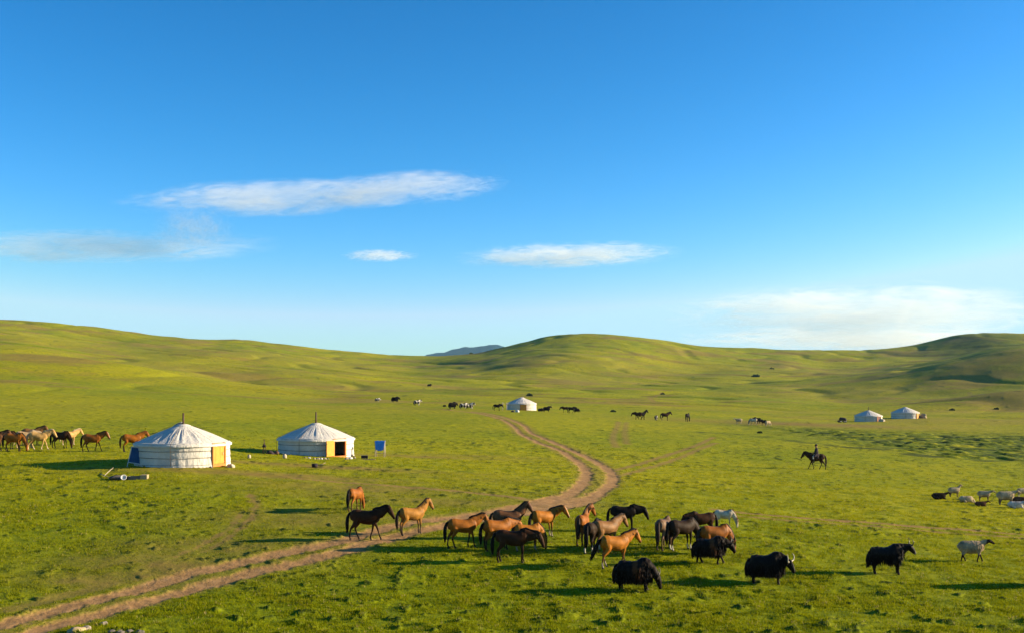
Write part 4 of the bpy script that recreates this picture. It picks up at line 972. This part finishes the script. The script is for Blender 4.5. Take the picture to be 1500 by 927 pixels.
# distant things
blob('white_sack', 758, 603, .38, M_white, 'round white sack in front of the distant ger with orange door', 'sack', 51, .95)
blob('dark_sack', 751, 603, .30, M_cloth_dark, 'dark sack left of the white sack at the distant ger', 'sack', 52, .7, None, None, 1.5)
for i, (x, y) in enumerate(((736,600), (742,600))):
    e = empty('fence_post', ['pale post leftmost between the black horse and the distant ger','pale post touching the left side of the distant ger'][i], 'post', at(x, y), 0, 'posts beside the distant ger')
    bm = bmesh.new(); bar(bm, (0,0,-.1), (.03,0,1.5), .07); obj('pole', bm, M_sack, e, True); bm = bmesh.new(); bar(bm, (-.35,0,1.15), (.4,0,1.25), .05); obj('crossbar', bm, M_wood, e, True)
blob('wheel_stack', 1292, 617, .55, M_sack, 'round pale heap beside the dark door of the distant left ger', 'heap', 53, 1.0)
blob('firewood_heap', 1353, 612, .75, M_card, 'brown heap on the grass right of the rightmost distant ger', 'heap', 54, 1.0)
# dark cart with load left of the right pair of gers
e = empty('loaded_cart', 'dark low cart with a covered load left of the distant pair of gers', 'cart', at(1234,618), R(4), None, .6)
bm = bmesh.new(); box(bm, (-1.5,-.7,.55), (1.4,.7,.68), bev=.02); obj('bed', bm, M_pipe, e)
l_ = blob('load', 0, 0, .85, M_cloth_dark, None, None, 6, .75, None, e, 1.2); l_.location = (-.05,0,1.05)
for s in (-1, 1):
    for x in (-.9, .8):
        bm = bmesh.new(); loft(bm, [((x,s*.76-.06,.38),.38,.38), ((x,s*.76+.06,.38),.38,.38)], ref=(1,0,0), n=20); wh = obj('wheel', bm, M_black, e, True)
        bm = bmesh.new(); loft(bm, [((x,s*.76-.075,.38),.14,.14), ((x,s*.76+.075,.38),.14,.14)], ref=(1,0,0), n=12); obj('hub', bm, M_steel, wh, True)
# shrubs
def shrub(px, py, r, h, label, seed, group='dark shrubs on the far slopes'):
    rg = np.random.default_rng(seed); n = 900
    th = rg.random(n)*2*np.pi; ph = np.arccos(rg.random(n)*1.0); q = rg.random(n)**.4*(1+.35*np.sin(th*3+seed))
    c = np.stack([np.cos(th)*np.sin(ph)*r*q, np.sin(th)*np.sin(ph)*r*q*.8, np.cos(ph)*h*q+.02], 1)
    V = np.empty((n, 3, 3)); s = r*.16
    for k in range(3): V[:, k] = c+rg.normal(0, s, (n, 3))
    e = empty('shrub', label, 'shrub', at(px, py), 0, group)
    mesh_np('foliage', V.reshape(-1,3), np.arange(n*3).reshape(-1,3), M_shrub, False, None, e)
    bm = bmesh.new()
    for k in range(5): a = k*1.256; loft(bm, [((0,0,-.1),.05*r,.05*r), ((math.cos(a)*r*.4, math.sin(a)*r*.4, h*.7),.015*r,.015*r)], ref=(1,0,0), n=6)
    obj('stems', bm, M_wood, e, True)
M_shrub = simple('shrub_leaves', (.045,.070,.018), .8, .5, 2)
for i, (x, y, r, h, lab) in enumerate(((776,580,.9,.7,'dark shrub on the bank behind the distant ger with orange door'),(971,575,.9,.8,'dark shrub at the top of the curved far track'),(1108,553,2.2,1.2,'largest dark shrub in the gully of the far right-hand slope'),
     (1113,634,.30,.2,'tiny dark shrub in the grass left of the wet ground'),(690,515,1.6,.9,'left shrub on the flank of the central hill'),(1130,540,1.5,.9,'dark shrub above the gully on the far slope'),(898,603,.5,.3,'low dark shrub between the trio and the dark pair'),
     (1395,600,.6,.4,'low dark shrub right of the rightmost distant ger'),(1460,596,.6,.4,'low dark shrub nearest the right edge above the wet ground'))):
    shrub(x, y, r, h, lab, 60+i)
# rocks in the lower left corner
e = blob('rock', 113, 926, .20, M_card, 'long pale tan rock beside the track in the lower left corner', 'rock', 71, .6, None, None, 1.7)
blob('rock', 128, 922, .13, M_stone, 'squarish yellowish rock right of the long pale rock', 'rock', 72, .9)
for i, (x, y, r, lab) in enumerate(((152,914,.12,'flat pale stone above the rubble in the lower left'),(163,925,.11,'grey stone of the rubble, next to the yellowish rock'),(176,926,.13,'grey stone in the middle of the rubble'),(190,924,.10,'dark stone right of the middle of the rubble'),(205,925,.12,'rightmost stone of the rubble in the lower left'))):
    blob('stone', x, y, r, M_stone if i == 0 else M_stone_dark, lab, 'stone', 80+i, .6, 'rubble stones in the lower left corner')

# rider
def rider():
    e = empty('person', 'rider in dark coat and cap sitting on the walking dark horse', 'person', RH.location, RH.rotation_euler[2], None, .98)
    bm = bmesh.new(); HZ = 1.25
    loft(bm, [((0,0,HZ),.16,.14), ((-.01,0,HZ+.16),.15,.12), ((-.01,0,HZ+.34),.165,.115), ((.0,0,HZ+.48),.19,.11), ((.01,0,HZ+.55),.12,.08)], ref=(0,1,0), n=14)
    loft(bm, [((.01,0,HZ+.53),.055,.055), ((.02,0,HZ+.64),.052,.055)], n=10)
    loft(bm, [((.02,0,HZ+.61),.05,.055), ((.035,0,HZ+.66),.072,.088), ((.035,0,HZ+.73),.078,.098), ((.03,0,HZ+.80),.070,.088), ((.03,0,HZ+.845),.035,.045)], n=14)
    loft(bm, [((.12,0,HZ+.71),.014,.02), ((.145,0,HZ+.695),.012,.018)], n=6)      # nose
    for s in (-1, 1):
        loft(bm, [((0,s*.09,HZ+.02),.10,.11), ((.20,s*.22,HZ-.05),.085,.09), ((.36,s*.31,HZ-.16),.065,.07), ((.33,s*.33,HZ-.36),.055,.062), ((.27,s*.33,HZ-.56),.040,.045)], ref=(0,1,0), n=10)
        loft(bm, [((.26,s*.33,HZ-.53),.042,.05), ((.28,s*.33,HZ-.62),.042,.055), ((.36,s*.33,HZ-.645),.042,.032), ((.44,s*.33,HZ-.65),.03,.022)], ref=(0,1,0), n=10)
        loft(bm, [((.01,s*.18,HZ+.47),.06,.065), ((.05,s*.235,HZ+.32),.052,.055), ((.10,s*.24,HZ+.18),.042,.045), ((.26,s*.15,HZ+.14),.034,.036), ((.36,s*.09,HZ+.13),.026,.028)], ref=(1,0,.3), n=10)
    body = fuse(bm, 'body', .014, 3); c = coords(body)
    setattr_(body, boot=sstep(HZ-.33, HZ-.36, c[:,2]), skin=np.maximum(sstep(HZ+.56, HZ+.58, c[:,2]), sstep(.33,.35,c[:,0])*(c[:,2] > HZ+.05)*(c[:,2] < HZ+.3)), shirt=sstep(HZ+.03, HZ+.06, c[:,2]))
    m, nt = new_mat('rider_body'); cc = mixc(nt, attr(nt, 'shirt'), (.35,.32,.28), (.05,.04,.05)); cc = mixc(nt, attr(nt, 'skin'), cc, (.33,.18,.11)); cc = mixc(nt, attr(nt, 'boot'), cc, (.03,.022,.018)); finish(nt, cc, .7)
    part('body', body, m, e)
    bm = bmesh.new()
    for s in (-1, 1):                                             # hands closed on the reins
        for k in range(4):
            y = s*(.075+.0*k); z = HZ+.165-.018*k; ln = (.055, .062, .058, .046)[k]
            loft(bm, [((.35,s*.095,z),.010,.010), ((.35+ln*.7,s*.085,z-.004),.010,.010), ((.35+ln,s*.062,z-.008),.009,.009), ((.35+ln*.7,s*.048,z-.01),.008,.008)], ref=(0,0,1), n=6)
        loft(bm, [((.33,s*.075,HZ+.165),.012,.012), ((.365,s*.05,HZ+.185),.011,.011), ((.39,s*.05,HZ+.175),.009,.009)], ref=(0,0,1), n=6)
    obj('fingers', bm, simple('skin', (.33,.18,.11), .6), e, True)
    bm = bmesh.new()
    loft(bm, [((-.03,0,HZ-.06),.25,.20), ((-.02,0,HZ+.04),.20,.17), ((-.01,0,HZ+.18),.175,.145), ((-.01,0,HZ+.34),.19,.14), ((.0,0,HZ+.49),.20,.13), ((.01,0,HZ+.56),.11,.09), ((.015,0,HZ+.59),.075,.075)], n=16)
    for s in (-1, 1): loft(bm, [((.01,s*.17,HZ+.48),.08,.08), ((.05,s*.24,HZ+.32),.072,.072), ((.10,s*.245,HZ+.17),.062,.062), ((.25,s*.16,HZ+.14),.052,.052), ((.31,s*.12,HZ+.135),.046,.046)], ref=(1,0,.3), n=10)
    for s in (-1, 1): loft(bm, [((0,s*.10,HZ),.14,.14), ((.18,s*.25,HZ-.07),.11,.11), ((.26,s*.32,HZ-.14),.09,.08)], ref=(0,1,0), n=10)
    cm = fuse(bm, 'coat', .016, 3); part('coat', cm, M_cloth_dark, e)
    bm = bmesh.new(); loft(bm, [((.03,0,HZ+.765),.092,.112), ((.03,0,HZ+.84),.090,.108), ((.025,0,HZ+.90),.05,.06), ((.025,0,HZ+.91),.01,.01)], n=18); box(bm, (.10,-.06,HZ+.765), (.19,.06,HZ+.785), bev=.004)
    obj('cap', bm, M_cloth_dark, e, True)
    # saddle and reins belong to the horse
    bm = bmesh.new(); loft(bm, [((-.30,0,1.27),.16,.05), ((-.22,0,1.31),.22,.06), ((0,0,1.27),.25,.05), ((.20,0,1.30),.20,.06), ((.26,0,1.34),.12,.06)], n=16)
    for s in (-1, 1):
        loft(bm, [((0,s*.24,1.27),.16,.02), ((.03,s*.31,1.05),.15,.02), ((.05,s*.31,.88),.10,.015)], ref=(1,0,0), n=10)
        loft(bm, [((.30,s*.34,.88),.012,.012), ((.36,s*.345,.70),.012,.012), ((.34,s*.345,.60),.03,.012)], ref=(1,0,0), n=6)
    sd2 = obj('saddle', bm, simple('saddle_leather', (.05,.025,.02), .5), RH, True)
    bm = bmesh.new()
    for s in (-1, 1): loft(bm, [((.38,s*.08,1.38),.010,.010), ((.80,s*.12,1.28),.010,.010), ((1.44,s*.07,1.02),.010,.010)], ref=(0,0,1), n=5)
    obj('reins', bm, M_rope, RH, True)
rider()

# ---------------------------------------------------------------- distant blue mountain
def mountain():
    n, m = 160, 40; xs = np.linspace(-900, 700, n); ys = np.linspace(5600, 6800, m); XX, YY = np.meshgrid(xs, ys)
    prof = np.interp(XX, [-900,-500,-420,-330,-210,-150,-80,0,200,400,700], [-60,60,150,195,222,221,196,170,120,40,-60])
    prof = np.interp(XX, [-900,-480,-400,-280,-170,-100,-20,60,200,400,700], [-60,176,190,214,232,230,216,204,120,40,-60])
    hgt = prof*np.exp(-((YY-6200)/420)**2)+14*gnoise(XX/150, YY/150, 88)+5*gnoise(XX/45, YY/45, 89)-10
    V = np.stack([XX, YY, hgt], -1).reshape(-1, 3); I = np.arange(n*m).reshape(m, n); Q = np.stack([I[:-1,:-1], I[:-1,1:], I[1:,1:], I[1:,:-1]], -1).reshape(-1, 4)
    mt, nt = new_mat('hazy_forest_slope'); pos = N(nt, 'ShaderNodeNewGeometry').outputs['Position']; f = noise(nt, pos, .012, 5, .7)
    c = ramp(nt, f, [(.35, (.003,.020,.030)), (.65, (.007,.032,.044))]); finish(nt, c, .95, f, .4, 8, .05)  # dark forest, with the blue of distant air mixed into its colour
    o = mesh_np('distant_mountain', V, Q, mt); o['kind'] = 'structure'
mountain()
def haze():
    bm = bmesh.new(); box(bm, (-3200,-900,-75), (3200,7300,330))
    m, nt = new_mat('valley_air'); v = N(nt, 'ShaderNodeVolumePrincipled'); v.inputs['Color'].default_value = (.35,.66,1,1); v.inputs['Density'].default_value = HAZE; v.inputs['Anisotropy'].default_value = .2
    o = N(nt, 'ShaderNodeOutputMaterial'); nt.links.new(v.outputs[0], o.inputs['Volume']); h = obj('haze', bm, m); h['kind'] = 'stuff'; h['label'] = 'thin blue air over the valley'; h['category'] = 'haze'
HAZE = 4.5e-5
if HAZE: haze()
def cloud(name, px0, px1, py0, py1, D, tilt, dens, seed, label, depth=.5, sx=3.6, thr=.44, soft=.42):
    cx = ((px0+px1)/2-CX)/F*D; cz = CAMZ-((py0+py1)/2-YH)/F*D; hx = (px1-px0)/2/F*D*1.12; hz = (py1-py0)/2/F*D*1.22
    bm = bmesh.new(); bmesh.ops.create_icosphere(bm, subdivisions=4, radius=1.0)
    m, nt = new_mat(name+'_vapour'); tc = N(nt, 'ShaderNodeTexCoord').outputs['Object']
    ln0 = N(nt, 'ShaderNodeVectorMath', operation='LENGTH'); nt.links.new(tc, ln0.inputs[0])
    w1 = N(nt, 'ShaderNodeMapping'); nt.links.new(tc, w1.inputs[0]); w1.inputs['Scale'].default_value = (1.6, .8, .25); w1.inputs['Location'].default_value = (seed*1.9, 0, seed)
    wn = noise(nt, w1.outputs[0], 1.0, 4, .6)
    wz = N(nt, 'ShaderNodeMath', operation='MULTIPLY_ADD', i_0=wn, i_1=2.0, i_2=-1.0).outputs[0]
    cb = N(nt, 'ShaderNodeCombineXYZ', i_2=wz); ad = N(nt, 'ShaderNodeVectorMath', operation='ADD'); nt.links.new(tc, ad.inputs[0]); nt.links.new(cb.outputs[0], ad.inputs[1])
    ln = N(nt, 'ShaderNodeVectorMath', operation='LENGTH'); nt.links.new(ad.outputs[0], ln.inputs[0])
    mp = N(nt, 'ShaderNodeMapping'); nt.links.new(tc, mp.inputs[0]); mp.inputs['Scale'].default_value = (sx, sx*.8, 1.9); mp.inputs['Location'].default_value = (seed*3.7, seed*1.3, seed*.7)
    f = noise(nt, mp.outputs[0], 1.0, 9, .68, 2.0)
    f = N(nt, 'ShaderNodeMath', operation='MULTIPLY_ADD', i_0=f, i_1=2.2, i_2=-.6).outputs[0]
    sp = N(nt, 'ShaderNodeSeparateXYZ'); nt.links.new(tc, sp.inputs[0])
    inv = N(nt, 'ShaderNodeMath', operation='MULTIPLY_ADD', i_0=ln.outputs['Value'], i_1=-.55, i_2=f).outputs[0]
    mr = N(nt, 'ShaderNodeMapRange', interpolation_type='SMOOTHSTEP'); nt.links.new(inv, mr.inputs[0]); mr.inputs[1].default_value = thr-.38; mr.inputs[2].default_value = thr-.38+soft; mr.inputs[3].default_value = 0; mr.inputs[4].default_value = dens
    edge = N(nt, 'ShaderNodeMapRange', interpolation_type='SMOOTHSTEP'); nt.links.new(ln0.outputs['Value'], edge.inputs[0]); edge.inputs[1].default_value = 1.0; edge.inputs[2].default_value = .7
    d = N(nt, 'ShaderNodeMath', operation='MULTIPLY', i_0=mr.outputs[0], i_1=edge.outputs[0]).outputs[0]
    v = N(nt, 'ShaderNodeVolumePrincipled'); nt.links.new(d, v.inputs['Density']); v.inputs['Color'].default_value = (1,1,1,1); v.inputs['Anisotropy'].default_value = .0
    o = N(nt, 'ShaderNodeOutputMaterial'); nt.links.new(v.outputs[0], o.inputs['Volume'])
    c = obj('cloud', bm, m, None, True); c.location = (cx, D, cz); c.scale = (hx, hx*depth, hz); c.rotation_euler = (0, R(-tilt), 0)
    tag(c, label, 'cloud')
cloud('c1', 175, 600, 268, 314, 7600, 1.6, .0022, 1, 'long flat white cloud highest in the sky, above and right of the near gers', .35, thr=.40)
cloud('c1b', 400, 750, 256, 300, 7600, 3.5, .0024, 9, 'tapering white cloud wisp joined to the right end of the highest long cloud', .35, thr=.41)
cloud('c2', -120, 410, 338, 384, 7600, .6, .0015, 2, 'long pale cloud at the left edge lying under the highest cloud', .35, thr=.40)
cloud('c3', 222, 345, 304, 366, 7600, 6, .0018, 3, 'small faint puff joining the two left clouds', .8)
cloud('c4', 500, 615, 367, 383, 7600, 1, .0045, 4, 'tiny thin cloud streak between the left cloud and the middle cloud', .8)
cloud('c5', 665, 1000, 356, 392, 7600, 1.5, .0036, 5, 'slim white cloud with pointed right end over the distant blue mountain', .4, thr=.41)
cloud('c6', 975, 1560, 418, 505, 11000, 0, .0014, 6, 'wide milky cloud bank low over the right-hand hill', .45, 2.6, thr=.41)
cloud('c7', 980, 1600, 478, 518, 12000, 0, .0022, 7, 'thin white veil just above the horizon under the milky cloud bank', .45)
print('things done')
# ---------------------------------------------------------------- camera, light, sky
cam = bpy.data.cameras.new('camera'); co = bpy.data.objects.new('camera', cam); link(co)
cam.sensor_fit = 'HORIZONTAL'; cam.sensor_width = 36; cam.lens = 36*F/1500; cam.shift_y = (YH-463.5)/1500
cam.clip_start = 0.1; cam.clip_end = 60000
co.location = (0, 0, CAMZ); co.rotation_euler = (R(90), 0, 0); scene.camera = co
sl = bpy.data.lights.new('sun', 'SUN'); sl.energy = 5.0; sl.angle = R(0.5); sl.color = (1.0, 0.82, 0.56)
so = bpy.data.objects.new('sun', sl); link(so)
sd = Vector((math.cos(R(SUN_AZ))*math.cos(R(SUN_EL)), math.sin(R(SUN_AZ))*math.cos(R(SUN_EL)), math.sin(R(SUN_EL))))
so.rotation_euler = sd.to_track_quat('Z', 'Y').to_euler(); so.location = (60, 0, 60)
w = bpy.data.worlds.new('World'); scene.world = w; w.use_nodes = True
nt = w.node_tree; nt.nodes.clear()
sky = nt.nodes.new('ShaderNodeTexSky'); sky.sky_type = 'NISHITA'; sky.sun_disc = False
sky.sun_elevation = R(SUN_EL); sky.sun_rotation = math.atan2(sd.x, sd.y)
sky.altitude = 1500; sky.air_density = 1.0; sky.dust_density = 1.1; sky.ozone_density = 5.0
sep = nt.nodes.new('ShaderNodeSeparateColor'); cmb = nt.nodes.new('ShaderNodeCombineColor'); nt.links.new(sky.outputs[0], sep.inputs[0])
for i, (cap, pw, k) in enumerate(((1.85, 3.1, .52), (3.4, 1.5, .86), (4.2, 1.40, .84))):      # film-like response of the clear sky
    mn = N(nt, 'ShaderNodeMath', operation='MINIMUM', i_0=sep.outputs[i], i_1=cap); po = N(nt, 'ShaderNodeMath', operation='POWER', i_0=mn.outputs[0], i_1=pw)
    mu = N(nt, 'ShaderNodeMath', operation='MULTIPLY', i_0=po.outputs[0], i_1=k); nt.links.new(mu.outputs[0], cmb.inputs[i])
bg = nt.nodes.new('ShaderNodeBackground'); bg.inputs[1].default_value = 0.062
out = nt.nodes.new('ShaderNodeOutputWorld'); nt.links.new(cmb.outputs[0], bg.inputs[0]); nt.links.new(bg.outputs[0], out.inputs[0])
vs = scene.view_settings; scene.display_settings.display_device = 'sRGB'
vs.view_transform = 'Standard'; vs.look = 'None'; vs.exposure = 1.4; vs.gamma = 1.0; vs.use_curve_mapping = False
scene.render.engine = 'CYCLES'; cy = scene.cycles
cy.max_bounces = 12; cy.diffuse_bounces = 2; cy.glossy_bounces = 2; cy.transmission_bounces = 3; cy.transparent_max_bounces = 6; cy.volume_bounces = 12; cy.volume_step_rate = .5
cy.use_denoising = True; cy.caustics_reflective = False; cy.caustics_refractive = False
